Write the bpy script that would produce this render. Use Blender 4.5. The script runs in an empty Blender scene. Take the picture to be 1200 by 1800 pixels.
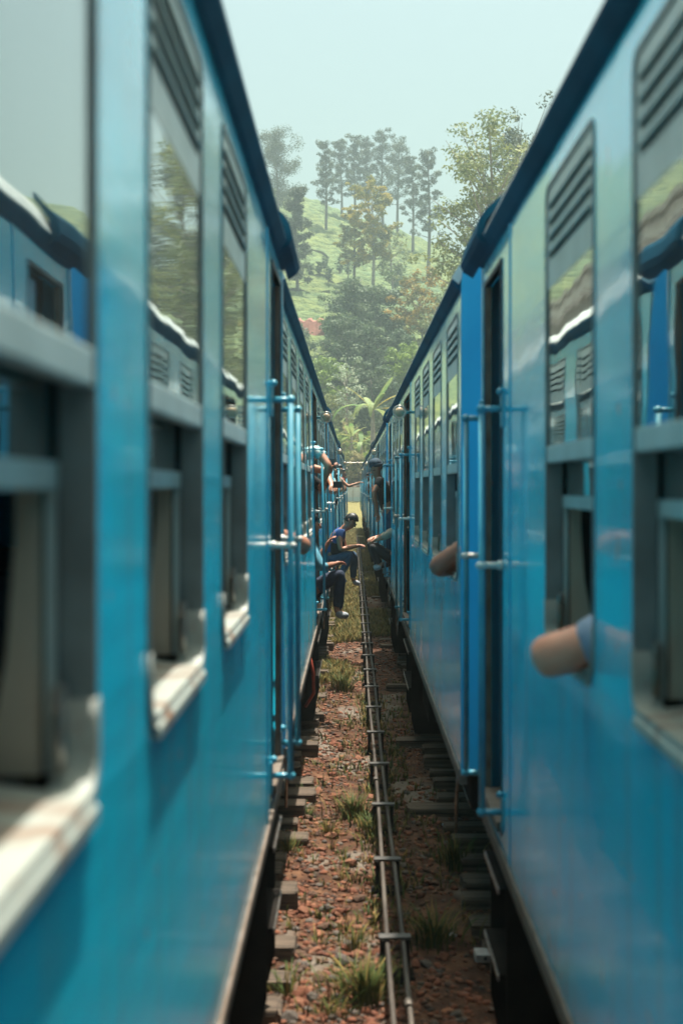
import bpy, bmesh, math, random
import numpy as np
from mathutils import Vector, Matrix
random.seed(7); np.random.seed(7)
C = bpy.context.scene
COL = C.collection
EYE = 2.5
FPX = 2500.0           # focal length in photo pixels (photo 1200 px wide), vanishing point at (620, 855)
R = math.radians

# ------------------------------------------------------------------ camera, sky, sun, exposure
cd = bpy.data.cameras.new('camera'); cam = bpy.data.objects.new('camera', cd); COL.objects.link(cam)
cam.location = (0, 0, EYE); cam.rotation_euler = (R(90), 0, 0)
cd.sensor_fit = 'HORIZONTAL'; cd.sensor_width = 24.0; cd.lens = FPX / 1200 * 24
cd.shift_x = -20 / 1200; cd.shift_y = -45 / 1200
cd.clip_start = 0.05; cd.clip_end = 5000
cd.dof.use_dof = True; cd.dof.focus_distance = 24.0; cd.dof.aperture_fstop = 2.5
C.camera = cam
SUN_DIR = Vector((0.085, 0.20, 1.0)).normalized()      # towards the sun
w = bpy.data.worlds.new('World'); C.world = w; w.use_nodes = True
nt = w.node_tree; nt.nodes.clear()
wo = nt.nodes.new('ShaderNodeOutputWorld'); bg = nt.nodes.new('ShaderNodeBackground')
sky = nt.nodes.new('ShaderNodeTexSky'); sky.sky_type = 'NISHITA'; sky.sun_disc = False
sky.sun_elevation = math.asin(SUN_DIR.z); sky.sun_rotation = math.atan2(SUN_DIR.x, SUN_DIR.y)
sky.dust_density = 10.0; sky.air_density = 1.0
veil = nt.nodes.new('ShaderNodeMixRGB'); veil.inputs[0].default_value = 0.08
veil.inputs[2].default_value = (0.0, 3.2, 0.9, 1)       # thin bright overcast veil over the blue
nt.links.new(sky.outputs[0], veil.inputs[1]); tint = nt.nodes.new('ShaderNodeMixRGB'); tint.blend_type = 'MULTIPLY'; tint.inputs[0].default_value = 1; tint.inputs[2].default_value = (0.85, 0.98, 0.91, 1)
nt.links.new(veil.outputs[0], tint.inputs[1]); nt.links.new(tint.outputs[0], bg.inputs[0])
bg.inputs[1].default_value = 0.10
nt.links.new(bg.outputs[0], wo.inputs[0])
sl = bpy.data.lights.new('sun', 'SUN'); sl.energy = 4.7; sl.angle = R(0.9); sl.color = (1, 0.94, 0.84)
so = bpy.data.objects.new('sun', sl); COL.objects.link(so); so.location = (3, 6, 30)
so.rotation_euler = SUN_DIR.to_track_quat('Z', 'Y').to_euler()
vs = C.view_settings; vs.view_transform = 'Standard'; vs.look = 'None'; vs.exposure = 1.16; vs.gamma = 1; vs.use_curve_mapping = False
C.cycles.max_bounces = 7; C.cycles.glossy_bounces = 4; C.cycles.transparent_max_bounces = 12
C.cycles.volume_bounces = 0; C.cycles.use_denoising = True

# ------------------------------------------------------------------ materials
def mat(name, col, rough=0.6, metal=0.0, col2=None, scale=4.0, mscale=(1, 1, 1), bump=0.0, bscale=None, coat=0.0, spec=0.5, cmin=0.35, cmax=0.65, trans=0.0, detail=4):
    m = bpy.data.materials.new(name); m.use_nodes = True
    t = m.node_tree; b = t.nodes['Principled BSDF']
    b.inputs['Roughness'].default_value = rough; b.inputs['Metallic'].default_value = metal
    b.inputs['Coat Weight'].default_value = coat; b.inputs['Coat Roughness'].default_value = 0.06
    b.inputs['Specular IOR Level'].default_value = spec
    b.inputs['Base Color'].default_value = (*col, 1)
    if col2 is not None or bump:
        tc = t.nodes.new('ShaderNodeTexCoord'); mp = t.nodes.new('ShaderNodeMapping'); mp.inputs['Scale'].default_value = mscale
        t.links.new(tc.outputs['Object'], mp.inputs[0])
    if col2 is not None:
        n = t.nodes.new('ShaderNodeTexNoise'); n.inputs['Scale'].default_value = scale; n.inputs['Detail'].default_value = detail
        t.links.new(mp.outputs[0], n.inputs[0])
        r = t.nodes.new('ShaderNodeValToRGB'); r.color_ramp.elements[0].position = cmin; r.color_ramp.elements[1].position = cmax
        r.color_ramp.elements[0].color = (*col, 1); r.color_ramp.elements[1].color = (*col2, 1)
        t.links.new(n.outputs[0], r.inputs[0]); t.links.new(r.outputs[0], b.inputs['Base Color'])
    if bump:
        n2 = t.nodes.new('ShaderNodeTexNoise'); n2.inputs['Scale'].default_value = bscale or scale * 3; n2.inputs['Detail'].default_value = 3
        t.links.new(mp.outputs[0], n2.inputs[0])
        bp = t.nodes.new('ShaderNodeBump'); bp.inputs['Strength'].default_value = 1.0; bp.inputs['Distance'].default_value = bump
        t.links.new(n2.outputs[0], bp.inputs['Height']); t.links.new(bp.outputs[0], b.inputs['Normal'])
    return m

def paint_mat(name, c_top, c_low, c_dirt, wave=0.0012):
    """glossy coach paint: worn and chalky blotches, dust along the bottom, shallow dents in the sheet"""
    m = bpy.data.materials.new(name); m.use_nodes = True
    t = m.node_tree; b = t.nodes['Principled BSDF']; N = t.nodes.new; L = t.links.new
    tc = N('ShaderNodeTexCoord'); sp = N('ShaderNodeSeparateXYZ'); L(tc.outputs['Object'], sp.inputs[0])
    n1 = N('ShaderNodeTexNoise'); n1.inputs['Scale'].default_value = 1.6; n1.inputs['Detail'].default_value = 6
    L(tc.outputs['Object'], n1.inputs[0])
    r1 = N('ShaderNodeMixRGB'); r1.inputs[1].default_value = (*c_top, 1); r1.inputs[2].default_value = (*c_low, 1)
    L(n1.outputs[0], r1.inputs[0])
    # vertical runs
    mp = N('ShaderNodeMapping'); mp.inputs['Scale'].default_value = (9, 9, 0.5); L(tc.outputs['Object'], mp.inputs[0])
    n2 = N('ShaderNodeTexNoise'); n2.inputs['Scale'].default_value = 1.5; n2.inputs['Detail'].default_value = 5; L(mp.outputs[0], n2.inputs[0])
    rr = N('ShaderNodeMapRange'); rr.inputs[1].default_value = 0.52; rr.inputs[2].default_value = 0.75; rr.inputs[4].default_value = 0.38; L(n2.outputs[0], rr.inputs[0])
    r2 = N('ShaderNodeMixRGB'); r2.inputs[2].default_value = (0.16, 0.30, 0.32, 1); L(rr.outputs[0], r2.inputs[0]); L(r1.outputs[0], r2.inputs[1])
    # chips
    n4 = N('ShaderNodeTexNoise'); n4.inputs['Scale'].default_value = 9; n4.inputs['Detail'].default_value = 8; L(tc.outputs['Object'], n4.inputs[0])
    rc = N('ShaderNodeMapRange'); rc.inputs[1].default_value = 0.665; rc.inputs[2].default_value = 0.69; rc.inputs[4].default_value = 0.75; L(n4.outputs[0], rc.inputs[0])
    r3 = N('ShaderNodeMixRGB'); r3.inputs[2].default_value = (0.30, 0.42, 0.44, 1); L(rc.outputs[0], r3.inputs[0]); L(r2.outputs[0], r3.inputs[1])
    # dust along the lower edge
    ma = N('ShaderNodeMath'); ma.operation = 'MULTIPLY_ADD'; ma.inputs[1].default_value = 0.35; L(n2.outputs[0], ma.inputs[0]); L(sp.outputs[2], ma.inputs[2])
    rd = N('ShaderNodeMapRange'); rd.inputs[1].default_value = EYE - 1.05; rd.inputs[2].default_value = EYE - 1.26; rd.inputs[4].default_value = 0.7; L(ma.outputs[0], rd.inputs[0])
    r4 = N('ShaderNodeMixRGB'); r4.inputs[2].default_value = (*c_dirt, 1); L(rd.outputs[0], r4.inputs[0]); L(r3.outputs[0], r4.inputs[1])
    L(r4.outputs[0], b.inputs['Base Color'])
    ro = N('ShaderNodeMapRange'); ro.inputs[3].default_value = 0.10; ro.inputs[4].default_value = 0.22; ro.inputs[1].default_value = 0.3; ro.inputs[2].default_value = 0.75
    L(n1.outputs[0], ro.inputs[0]); L(ro.outputs[0], b.inputs['Roughness'])
    b.inputs['Coat Weight'].default_value = 0.6; b.inputs['Coat Roughness'].default_value = 0.08; b.inputs['Coat IOR'].default_value = 1.55; b.inputs['Specular IOR Level'].default_value = 0.06
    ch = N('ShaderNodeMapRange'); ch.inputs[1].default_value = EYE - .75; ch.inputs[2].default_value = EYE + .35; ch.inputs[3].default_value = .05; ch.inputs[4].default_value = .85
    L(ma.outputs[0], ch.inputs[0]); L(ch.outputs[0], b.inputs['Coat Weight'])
    # sheet waves, stretched along the car
    mw = N('ShaderNodeMapping'); mw.inputs['Scale'].default_value = (1, 0.9, 5.5); L(tc.outputs['Object'], mw.inputs[0])
    nw = N('ShaderNodeTexNoise'); nw.inputs['Scale'].default_value = 2.2; nw.inputs['Detail'].default_value = 2; L(mw.outputs[0], nw.inputs[0])
    bp = N('ShaderNodeBump'); bp.inputs['Strength'].default_value = 1.0; bp.inputs['Distance'].default_value = wave * 1.6
    mw2 = N('ShaderNodeMapping'); mw2.inputs['Scale'].default_value = (1, 0.7, 16); L(tc.outputs['Object'], mw2.inputs[0])
    nw2 = N('ShaderNodeTexNoise'); nw2.inputs['Scale'].default_value = 1.6; nw2.inputs['Detail'].default_value = 3; L(mw2.outputs[0], nw2.inputs[0])
    mm = N('ShaderNodeMath'); mm.operation = 'MULTIPLY_ADD'; mm.inputs[1].default_value = .35; L(nw2.outputs[0], mm.inputs[0]); L(nw.outputs[0], mm.inputs[2])
    L(mm.outputs[0], bp.inputs['Height']); L(bp.outputs[0], b.inputs['Normal']); L(bp.outputs[0], b.inputs['Coat Normal'])
    return m

def glass_mat(name, tint, rough=0.02, dirt=0.12):
    m = bpy.data.materials.new(name); m.use_nodes = True
    t = m.node_tree; t.nodes.clear(); N = t.nodes.new; L = t.links.new
    o = N('ShaderNodeOutputMaterial'); tr = N('ShaderNodeBsdfTransparent'); tr.inputs[0].default_value = (*tint, 1)
    gl = N('ShaderNodeBsdfGlossy'); gl.inputs['Roughness'].default_value = rough; gl.inputs[0].default_value = (0.95, 0.98, 0.97, 1)
    lw = N('ShaderNodeLayerWeight'); pw = N('ShaderNodeMath'); pw.operation = 'POWER'; pw.inputs[1].default_value = 2.8; L(lw.outputs['Facing'], pw.inputs[0])
    lw.inputs[0].default_value = 0.5
    fr = N('ShaderNodeMath'); fr.operation = 'MULTIPLY_ADD'; fr.inputs[1].default_value = .85; fr.inputs[2].default_value = .13; L(pw.outputs[0], fr.inputs[0])
    df = N('ShaderNodeBsdfDiffuse'); df.inputs[0].default_value = (0.45, 0.5, 0.48, 1)
    m1 = N('ShaderNodeMixShader'); m1.inputs[0].default_value = dirt; L(tr.outputs[0], m1.inputs[1]); L(df.outputs[0], m1.inputs[2])
    m2 = N('ShaderNodeMixShader'); L(fr.outputs[0], m2.inputs[0]); L(m1.outputs[0], m2.inputs[1]); L(gl.outputs[0], m2.inputs[2])
    tc = N('ShaderNodeTexCoord'); nw = N('ShaderNodeTexNoise'); nw.inputs['Scale'].default_value = 2.5; L(tc.outputs['Object'], nw.inputs[0])
    bp = N('ShaderNodeBump'); bp.inputs['Strength'].default_value = 1; bp.inputs['Distance'].default_value = 0.0012
    L(nw.outputs[0], bp.inputs['Height']); L(bp.outputs[0], gl.inputs['Normal'])
    L(m2.outputs[0], o.inputs[0]); return m

M = {}
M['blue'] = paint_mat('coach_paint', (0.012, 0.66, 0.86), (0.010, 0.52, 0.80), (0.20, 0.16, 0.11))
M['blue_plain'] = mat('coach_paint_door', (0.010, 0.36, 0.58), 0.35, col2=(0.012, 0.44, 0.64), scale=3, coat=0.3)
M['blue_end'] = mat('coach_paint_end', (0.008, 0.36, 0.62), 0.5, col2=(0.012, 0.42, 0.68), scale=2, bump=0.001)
M['rail'] = mat('handrail_paint', (0.025, 0.26, 0.38), 0.4, col2=(0.09, 0.36, 0.44), scale=8, coat=0.4)
M['soffit_shade'] = mat('soffit_shade_blue', (0.003, 0.046, 0.085), 0.8, col2=(0.005, 0.065, 0.115), scale=3, bump=0.002, spec=0.04)  # underside shade painted into the blue; cornice and hood share it
M['roof'] = mat('roof_paint', (0.62, 0.66, 0.64), 0.55, col2=(0.45, 0.48, 0.46), scale=2, bump=0.003)
M['alu'] = mat('grey_sash', (0.48, 0.58, 0.57), 0.36, 0.0, col2=(0.40, 0.49, 0.48), scale=6, bump=0.0006)
M['jamb'] = mat('window_reveal', (0.20, 0.25, 0.25), 0.5, col2=(0.14, 0.17, 0.17), scale=8)
M['louvre'] = mat('grey_louvre', (0.52, 0.57, 0.54), 0.4, 0.05, col2=(0.42, 0.47, 0.44), scale=6)
M['sill'] = mat('white_sill_rust', (0.31, 0.335, 0.30), 0.5, col2=(0.19, 0.09, 0.045), scale=9, cmin=0.52, cmax=0.70)
M['rubber'] = mat('rubber', (0.015, 0.017, 0.018), 0.6, col2=(0.04, 0.04, 0.04), scale=10)
M['brown'] = mat('worn_brown_edge', (0.11, 0.075, 0.05), 0.6, col2=(0.18, 0.14, 0.11), scale=12)
M['dark'] = mat('underframe_grime', (0.010, 0.009, 0.008), 0.9, col2=(0.022, 0.018, 0.015), scale=5, bump=0.003, spec=0.05)
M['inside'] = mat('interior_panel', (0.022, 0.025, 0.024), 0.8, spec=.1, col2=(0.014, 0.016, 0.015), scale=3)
M['cream'] = mat('cream_panel', (0.55, 0.47, 0.36), 0.5, col2=(0.45, 0.38, 0.29), scale=4)
M['seat'] = mat('seat_vinyl', (0.05, 0.07, 0.10), 0.5, col2=(0.03, 0.045, 0.07), scale=8)
M['steel'] = mat('worn_steel', (0.42, 0.42, 0.40), 0.35, 0.8, col2=(0.22, 0.17, 0.13), scale=10)
M['white'] = mat('white_enamel', (0.72, 0.70, 0.64), 0.3, col2=(0.55, 0.52, 0.46), scale=8, coat=0.3)
M['lampglass'] = mat('lamp_lens', (0.52, 0.36, 0.22), 0.15, col2=(0.40, 0.27, 0.17), scale=10, coat=0.8)
M['chrome'] = mat('lamp_bezel', (0.55, 0.53, 0.48), 0.25, 0.7, col2=(0.35, 0.32, 0.28), scale=20)
M['rust'] = mat('rusty_iron', (0.14, 0.055, 0.025), 0.7, col2=(0.07, 0.04, 0.028), scale=14, bump=0.002)
M['red'] = mat('faded_red_paint', (0.50, 0.07, 0.03), 0.5, col2=(0.16, 0.04, 0.025), scale=10)
M['rod'] = mat('signal_rod', (0.045, 0.035, 0.028), 0.55, 0.2, col2=(0.11, 0.09, 0.072), scale=7, mscale=(1, .3, 1), bump=0.001)
M['plate'] = mat('roller_plate', (0.04, 0.036, 0.032), 0.55, 0.2, col2=(0.10, 0.09, 0.08), scale=14, bump=0.001)
M['wood'] = mat('weathered_sleeper', (0.15, 0.105, 0.070), 0.9, col2=(0.035, 0.024, 0.016), scale=5, mscale=(0.5, 9, 9), bump=0.006, bscale=7)
M['pane'] = glass_mat('window_glass', (0.55, 0.62, 0.62), dirt=0.10)

# ------------------------------------------------------------------ helpers
def link(o, parent=None):
    COL.objects.link(o)
    if parent is not None: o.parent = parent
    return o
def tag(o, label=None, cat=None, group=None, kind=None):
    if label: o['label'] = label
    if cat: o['category'] = cat
    if group: o['group'] = group
    if kind: o['kind'] = kind
    return o
def empty(name, loc=(0, 0, 0), rz=0):
    o = bpy.data.objects.new(name, None); link(o); o.location = loc; o.rotation_euler[2] = rz; o.empty_display_size = 0.2
    return o
class MB:
    """collects simple solids and links them as one mesh object"""
    def __init__(s): s.bm = bmesh.new()
    def box(s, x0, x1, y0, y1, z0, z1, bev=0.0):
        if x0 > x1: x0, x1 = x1, x0
        if y0 > y1: y0, y1 = y1, y0
        v = [s.bm.verts.new(p) for p in ((x0,y0,z0),(x1,y0,z0),(x1,y1,z0),(x0,y1,z0),(x0,y0,z1),(x1,y0,z1),(x1,y1,z1),(x0,y1,z1))]
        fs = [s.bm.faces.new([v[i] for i in q]) for q in ((3,2,1,0),(4,5,6,7),(0,1,5,4),(1,2,6,5),(2,3,7,6),(3,0,4,7))]
        if bev > 0:
            es = list({e for f in fs for e in f.edges})
            bmesh.ops.bevel(s.bm, geom=es, offset=bev, segments=2, affect='EDGES', profile=0.6)
        return s
    def tube(s, pts, r, n=8, cap=True):
        pts = [Vector(p) for p in pts]; rs = [float(q) for q in r] if isinstance(r, (list, tuple)) else [float(r)] * len(pts)
        rings = []
        up = None
        for i, p in enumerate(pts):
            d = (pts[min(i + 1, len(pts) - 1)] - pts[max(i - 1, 0)]).normalized()
            if up is None:
                up = d.orthogonal().normalized()
            a = (up - d * up.dot(d)).normalized(); up = a
            b = d.cross(a)
            rings.append([s.bm.verts.new(p + rs[i] * (a * math.cos(2*math.pi*k/n) + b * math.sin(2*math.pi*k/n))) for k in range(n)])
        for i in range(len(rings) - 1):
            for k in range(n):
                f = s.bm.faces.new((rings[i][k], rings[i][(k+1) % n], rings[i+1][(k+1) % n], rings[i+1][k])); f.smooth = True
        if cap:
            s.bm.faces.new(rings[0][::-1]); s.bm.faces.new(rings[-1])
        return s
    def prism(s, prof, y0, y1):          # profile in (x, z), extruded along y
        a = [s.bm.verts.new((x, y0, z)) for x, z in prof]; b = [s.bm.verts.new((x, y1, z)) for x, z in prof]
        n = len(prof)
        for i in range(n): s.bm.faces.new((a[i], a[(i+1) % n], b[(i+1) % n], b[i]))
        s.bm.faces.new(a[::-1]); s.bm.faces.new(b); return s
    def ball(s, c, rx, ry=None, rz=None, sub=2, noise=0.0, seed=0):
        ry = ry or rx; rz = rz or rx
        r = bmesh.ops.create_icosphere(s.bm, subdivisions=sub, radius=1)
        rnd = random.Random(seed)
        for v in r['verts']:
            k = 1 + rnd.uniform(-noise, noise)
            v.co = Vector((v.co.x * rx * k, v.co.y * ry * k, v.co.z * rz * k)) + Vector(c)
            for f in v.link_faces: f.smooth = True
        return s
    def mesh(s, name, m):
        bmesh.ops.recalc_face_normals(s.bm, faces=s.bm.faces)
        me = bpy.data.meshes.new(name); s.bm.to_mesh(me); s.bm.free(); me.materials.append(m); return me
    def build(s, name, m, parent=None): return link(bpy.data.objects.new(name, s.mesh(name, m)), parent)
def inst(name, me, parent, loc=(0, 0, 0)):
    o = bpy.data.objects.new(name, me); link(o, parent); o.location = loc; return o
def np_mesh(name, verts, faces, m, smooth=False, nper=4):
    me = bpy.data.meshes.new(name)
    nf = len(faces)
    me.vertices.add(len(verts)); me.vertices.foreach_set('co', np.asarray(verts, np.float32).ravel())
    me.loops.add(nf * nper); me.loops.foreach_set('vertex_index', np.asarray(faces, np.int32).ravel())
    me.polygons.add(nf); me.polygons.foreach_set('loop_start', np.arange(0, nf * nper, nper, dtype=np.int32))
    me.polygons.foreach_set('loop_total', np.full(nf, nper, np.int32))
    if smooth: me.polygons.foreach_set('use_smooth', np.ones(nf, bool))
    me.update(calc_edges=True); me.validate()
    for k in (m if isinstance(m, list) else [m]): me.materials.append(k)
    return me

# ------------------------------------------------------------------ ground
def smooth_noise(x, y, seed, n=14, kmin=0.3, kmax=3.0):
    rs = np.random.RandomState(seed); out = np.zeros_like(x)
    for i in range(n):
        k = kmin * (kmax / kmin) ** (i / (n - 1)); a = rs.uniform(0, 2*np.pi); ph = rs.uniform(0, 2*np.pi)
        out += np.sin(k * (np.cos(a) * x + np.sin(a) * y) + ph) * (kmin / k) ** 0.6
    return out / math.sqrt(n)
def gz(x, y):
    x = np.asarray(x, float); y = np.asarray(y, float)
    near = np.clip(1 - np.abs(x) / 6, 0, 1)
    h = near * (0.022 * smooth_noise(x, y, 3, 16, 2.0, 14.0) + 0.006 * smooth_noise(x, y, 5, 16, 20, 70))
    h = h + np.where(x < -0.1, 0.03 * np.clip((-0.1 - x) / 0.3, 0, 1), 0) * near
    return h
xs = np.concatenate([[-900, -400, -150, -60, -25, -12, -7], np.linspace(-5, -0.9, 14), np.arange(-0.8, 0.9, 0.028), np.linspace(1.0, 5, 14), [7, 12, 25, 60, 150, 400, 900]])
ys = np.concatenate([[-900, -300, -100, -40, -15, -5, 0, 3], np.arange(4, 22, 0.05), np.arange(22, 60, 0.3), np.arange(60, 116, 2), [122, 140, 250, 500, 900]])
X, Y = np.meshgrid(xs, ys); Z = gz(X, Y)
V = np.stack([X, Y, Z], -1).reshape(-1, 3)
nx, ny = len(xs), len(ys); I = np.arange(nx * ny).reshape(ny, nx)
F = np.stack([I[:-1, :-1], I[:-1, 1:], I[1:, 1:], I[1:, :-1]], -1).reshape(-1, 4)
def ground_mat():
    m = bpy.data.materials.new('ground_soil'); m.use_nodes = True
    t = m.node_tree; b = t.nodes['Principled BSDF']; N = t.nodes.new; L = t.links.new
    tc = N('ShaderNodeTexCoord'); sp = N('ShaderNodeSeparateXYZ'); L(tc.outputs['Object'], sp.inputs[0])
    def noise(s, d=5, sc=(1, 1, 1)):
        mp = N('ShaderNodeMapping'); mp.inputs['Scale'].default_value = sc; L(tc.outputs['Object'], mp.inputs[0])
        n = N('ShaderNodeTexNoise'); n.inputs['Scale'].default_value = s; n.inputs['Detail'].default_value = d; L(mp.outputs[0], n.inputs[0]); return n
    n1 = noise(6, 6); r1 = N('ShaderNodeValToRGB'); e = r1.color_ramp.elements
    e[0].position = 0.3; e[0].color = (0.022, 0.011, 0.007, 1); e[1].position = 0.7; e[1].color = (0.145, 0.070, 0.036, 1)
    k = r1.color_ramp.elements.new(0.5); k.color = (0.070, 0.030, 0.015, 1); L(n1.outputs[0], r1.inputs[0])
    # pale dried cement slurry patches
    n2 = noise(0.9, 3, (1.4, 0.55, 1)); mr = N('ShaderNodeMapRange'); mr.inputs[1].default_value = 0.54; mr.inputs[2].default_value = 0.60; L(n2.outputs[0], mr.inputs[0])
    n3 = noise(30, 4); r3 = N('ShaderNodeValToRGB'); r3.color_ramp.elements[0].color = (0.085, 0.065, 0.050, 1); r3.color_ramp.elements[1].color = (0.20, 0.165, 0.13, 1); L(n3.outputs[0], r3.inputs[0])
    mx = N('ShaderNodeMixRGB'); L(mr.outputs[0], mx.inputs[0]); L(r1.outputs[0], mx.inputs[1]); L(r3.outputs[0], mx.inputs[2])
    # dry grass further on
    mg = N('ShaderNodeMapRange'); mg.inputs[1].default_value = 60; mg.inputs[2].default_value = 85; L(sp.outputs[1], mg.inputs[0])
    n4 = noise(0.8, 6); r4 = N('ShaderNodeValToRGB'); r4.color_ramp.elements[0].color = (0.07, 0.075, 0.02, 1); r4.color_ramp.elements[1].color = (0.19, 0.15, 0.05, 1); L(n4.outputs[0], r4.inputs[0])
    my = N('ShaderNodeMixRGB'); L(mg.outputs[0], my.inputs[0]); L(mx.outputs[0], my.inputs[1]); L(r4.outputs[0], my.inputs[2])
    L(my.outputs[0], b.inputs['Base Color']); b.inputs['Roughness'].default_value = 0.92; b.inputs['Specular IOR Level'].default_value = 0.25
    bp = N('ShaderNodeBump'); bp.inputs['Distance'].default_value = 0.012; n5 = noise(38, 5); L(n5.outputs[0], bp.inputs['Height']); L(bp.outputs[0], b.inputs['Normal'])
    return m
M['ground'] = ground_mat()
ground = link(bpy.data.objects.new('ground', np_mesh('ground', V, F, M['ground'], True)))
tag(ground, 'reddish brown soil strip between the two trains with pale dry patches', kind='structure')

# ------------------------------------------------------------------ hill with tea rows
def interp(xp, a, b): return np.interp(xp, a, b)
RX = [-250, -60, -21, -8.7, 0, 9.3, 21, 38, 56, 72, 120, 250]
RH = [70, 66, 61, 58, 54.5, 51.6, 47, 43.5, 55.7, 60, 66, 60]
def hill_base(x, y):
    rid = EYE + interp(x, RX, RH)
    t = (y - 138) / (292 - 138)
    h = np.where(t < 0, 4.3 + (y - 138) * 0.16, 4.3 + (rid - 4.3) * np.clip(t, 0, 1) ** 0.97)
    h = np.where(y < 126, 1.25 - (126 - y) * 0.10, h)
    h = np.where(y > 292, rid - (y - 292) * 0.12, h)
    far = np.clip((y - 150) / 60, 0, 1)
    return h + far * 0.9 * smooth_noise(x, y, 11, 14, 0.03, 0.25)
def tea(x, y):
    h = hill_base(x, y)
    m = np.clip((y - 165) / 20, 0, 1)
    wob = 0.8 * smooth_noise(x, y, 21, 12, 0.05, 0.4)
    ph = (h * 1.55 + wob * 0.9)
    row = np.abs(np.sin(np.pi * ph / 2.1)) ** 0.6
    bush = 0.35 * smooth_noise(x, y, 23, 16, 1.2, 4.5)
    return h + m * (1.25 * row + bush * 0.75)
hx = np.concatenate([[-600, -250, -160, -110], np.arange(-80, 100, 0.7), [115, 160, 250, 600]])
hy = np.concatenate([[112, 118, 124, 125.9, 126.1, 130, 134], np.arange(138, 300, 0.55), [310, 330, 360, 420, 600]])
X, Y = np.meshgrid(hx, hy); Z = tea(X, Y); Z[0, :] = -1.0
V = np.stack([X, Y, Z], -1).reshape(-1, 3); nx, ny = len(hx), len(hy); I = np.arange(nx * ny).reshape(ny, nx)
F = np.stack([I[:-1, :-1], I[:-1, 1:], I[1:, 1:], I[1:, :-1]], -1).reshape(-1, 4)
def hill_mat():
    m = bpy.data.materials.new('tea_hillside'); m.use_nodes = True
    t = m.node_tree; b = t.nodes['Principled BSDF']; N = t.nodes.new; L = t.links.new
    tc = N('ShaderNodeTexCoord'); sp = N('ShaderNodeSeparateXYZ'); L(tc.outputs['Object'], sp.inputs[0])
    def noise(s, d=5):
        n = N('ShaderNodeTexNoise'); n.inputs['Scale'].default_value = s; n.inputs['Detail'].default_value = d; L(tc.outputs['Object'], n.inputs[0]); return n
    n1 = noise(0.9, 6); r1 = N('ShaderNodeValToRGB'); e = r1.color_ramp.elements
    e[0].position = 0.34; e[0].color = (0.060, 0.095, 0.030, 1); e[1].position = 0.60; e[1].color = (0.155, 0.185, 0.055, 1); L(n1.outputs[0], r1.inputs[0])
    n2 = noise(0.06, 3); r2 = N('ShaderNodeMixRGB'); r2.inputs[2].default_value = (0.085, 0.15, 0.080, 1)
    mr = N('ShaderNodeMapRange'); mr.inputs[1].default_value = 0.4; mr.inputs[2].default_value = 0.6; mr.inputs[4].default_value = 0.5; L(n2.outputs[0], mr.inputs[0]); L(mr.outputs[0], r2.inputs[0]); L(r1.outputs[0], r2.inputs[1])
    # bare pinkish soil bank at the foot (y < 138)
    mg = N('ShaderNodeMapRange'); mg.inputs[1].default_value = 141; mg.inputs[2].default_value = 137; L(sp.outputs[1], mg.inputs[0])
    n3 = noise(1.2, 5); r3 = N('ShaderNodeValToRGB'); r3.color_ramp.elements[0].position = 0.4; r3.color_ramp.elements[1].position = 0.6
    r3.color_ramp.elements[0].color = (0.26, 0.16, 0.12, 1); r3.color_ramp.elements[1].color = (0.36, 0.25, 0.19, 1); L(n3.outputs[0], r3.inputs[0])
    mx = N('ShaderNodeMixRGB'); L(mg.outputs[0], mx.inputs[0]); L(r2.outputs[0], mx.inputs[1]); L(r3.outputs[0], mx.inputs[2])
    mk = N('ShaderNodeMapRange'); mk.inputs[1].default_value = 126.2; mk.inputs[2].default_value = 125.8; L(sp.outputs[1], mk.inputs[0])
    my = N('ShaderNodeMixRGB'); my.inputs[2].default_value = (0.20, 0.17, 0.06, 1); L(mk.outputs[0], my.inputs[0]); L(mx.outputs[0], my.inputs[1])
    L(my.outputs[0], b.inputs['Base Color']); b.inputs['Roughness'].default_value = 0.9; b.inputs['Specular IOR Level'].default_value = 0.2
    bp = N('ShaderNodeBump'); bp.inputs['Distance'].default_value = 0.4; n5 = noise(2.6, 4); L(n5.outputs[0], bp.inputs['Height']); L(bp.outputs[0], b.inputs['Normal'])
    at_ = N('ShaderNodeAttribute'); at_.attribute_name = 'gap'; mz = N('ShaderNodeMixRGB'); mz.inputs[2].default_value = (.030, .040, .018, 1)
    L(at_.outputs['Fac'], mz.inputs[0]); L(my.outputs[0], mz.inputs[1]); L(mz.outputs[0], b.inputs['Base Color'])
    return m
def tea_gap(x, y):      # darker tone in the dips between the rows
    h = hill_base(x, y); wob = 0.8 * smooth_noise(x, y, 21, 12, 0.05, 0.4)
    return np.clip((y - 165) / 20, 0, 1) * np.clip(1 - np.abs(np.sin(np.pi * (h * 1.55 + wob * .9) / 2.1)) / .62, 0, 1) * .95
hill = link(bpy.data.objects.new('hill', np_mesh('hill', V, F, hill_mat(), True)))
ga = hill.data.attributes.new('gap', 'FLOAT', 'POINT'); ga.data.foreach_set('value', tea_gap(X, Y).ravel().astype(np.float32))
tag(hill, 'green tea hillside rising behind the trains', kind='structure')
def hz(x, y): return float(hill_base(np.array([float(x)]), np.array([float(y)]))[0])
def at(px, y):                      # world x of a photo column at distance y
    return (px - 620) / FPX * y
def zat(py, y): return EYE + (855 - py) / FPX * y

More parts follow.
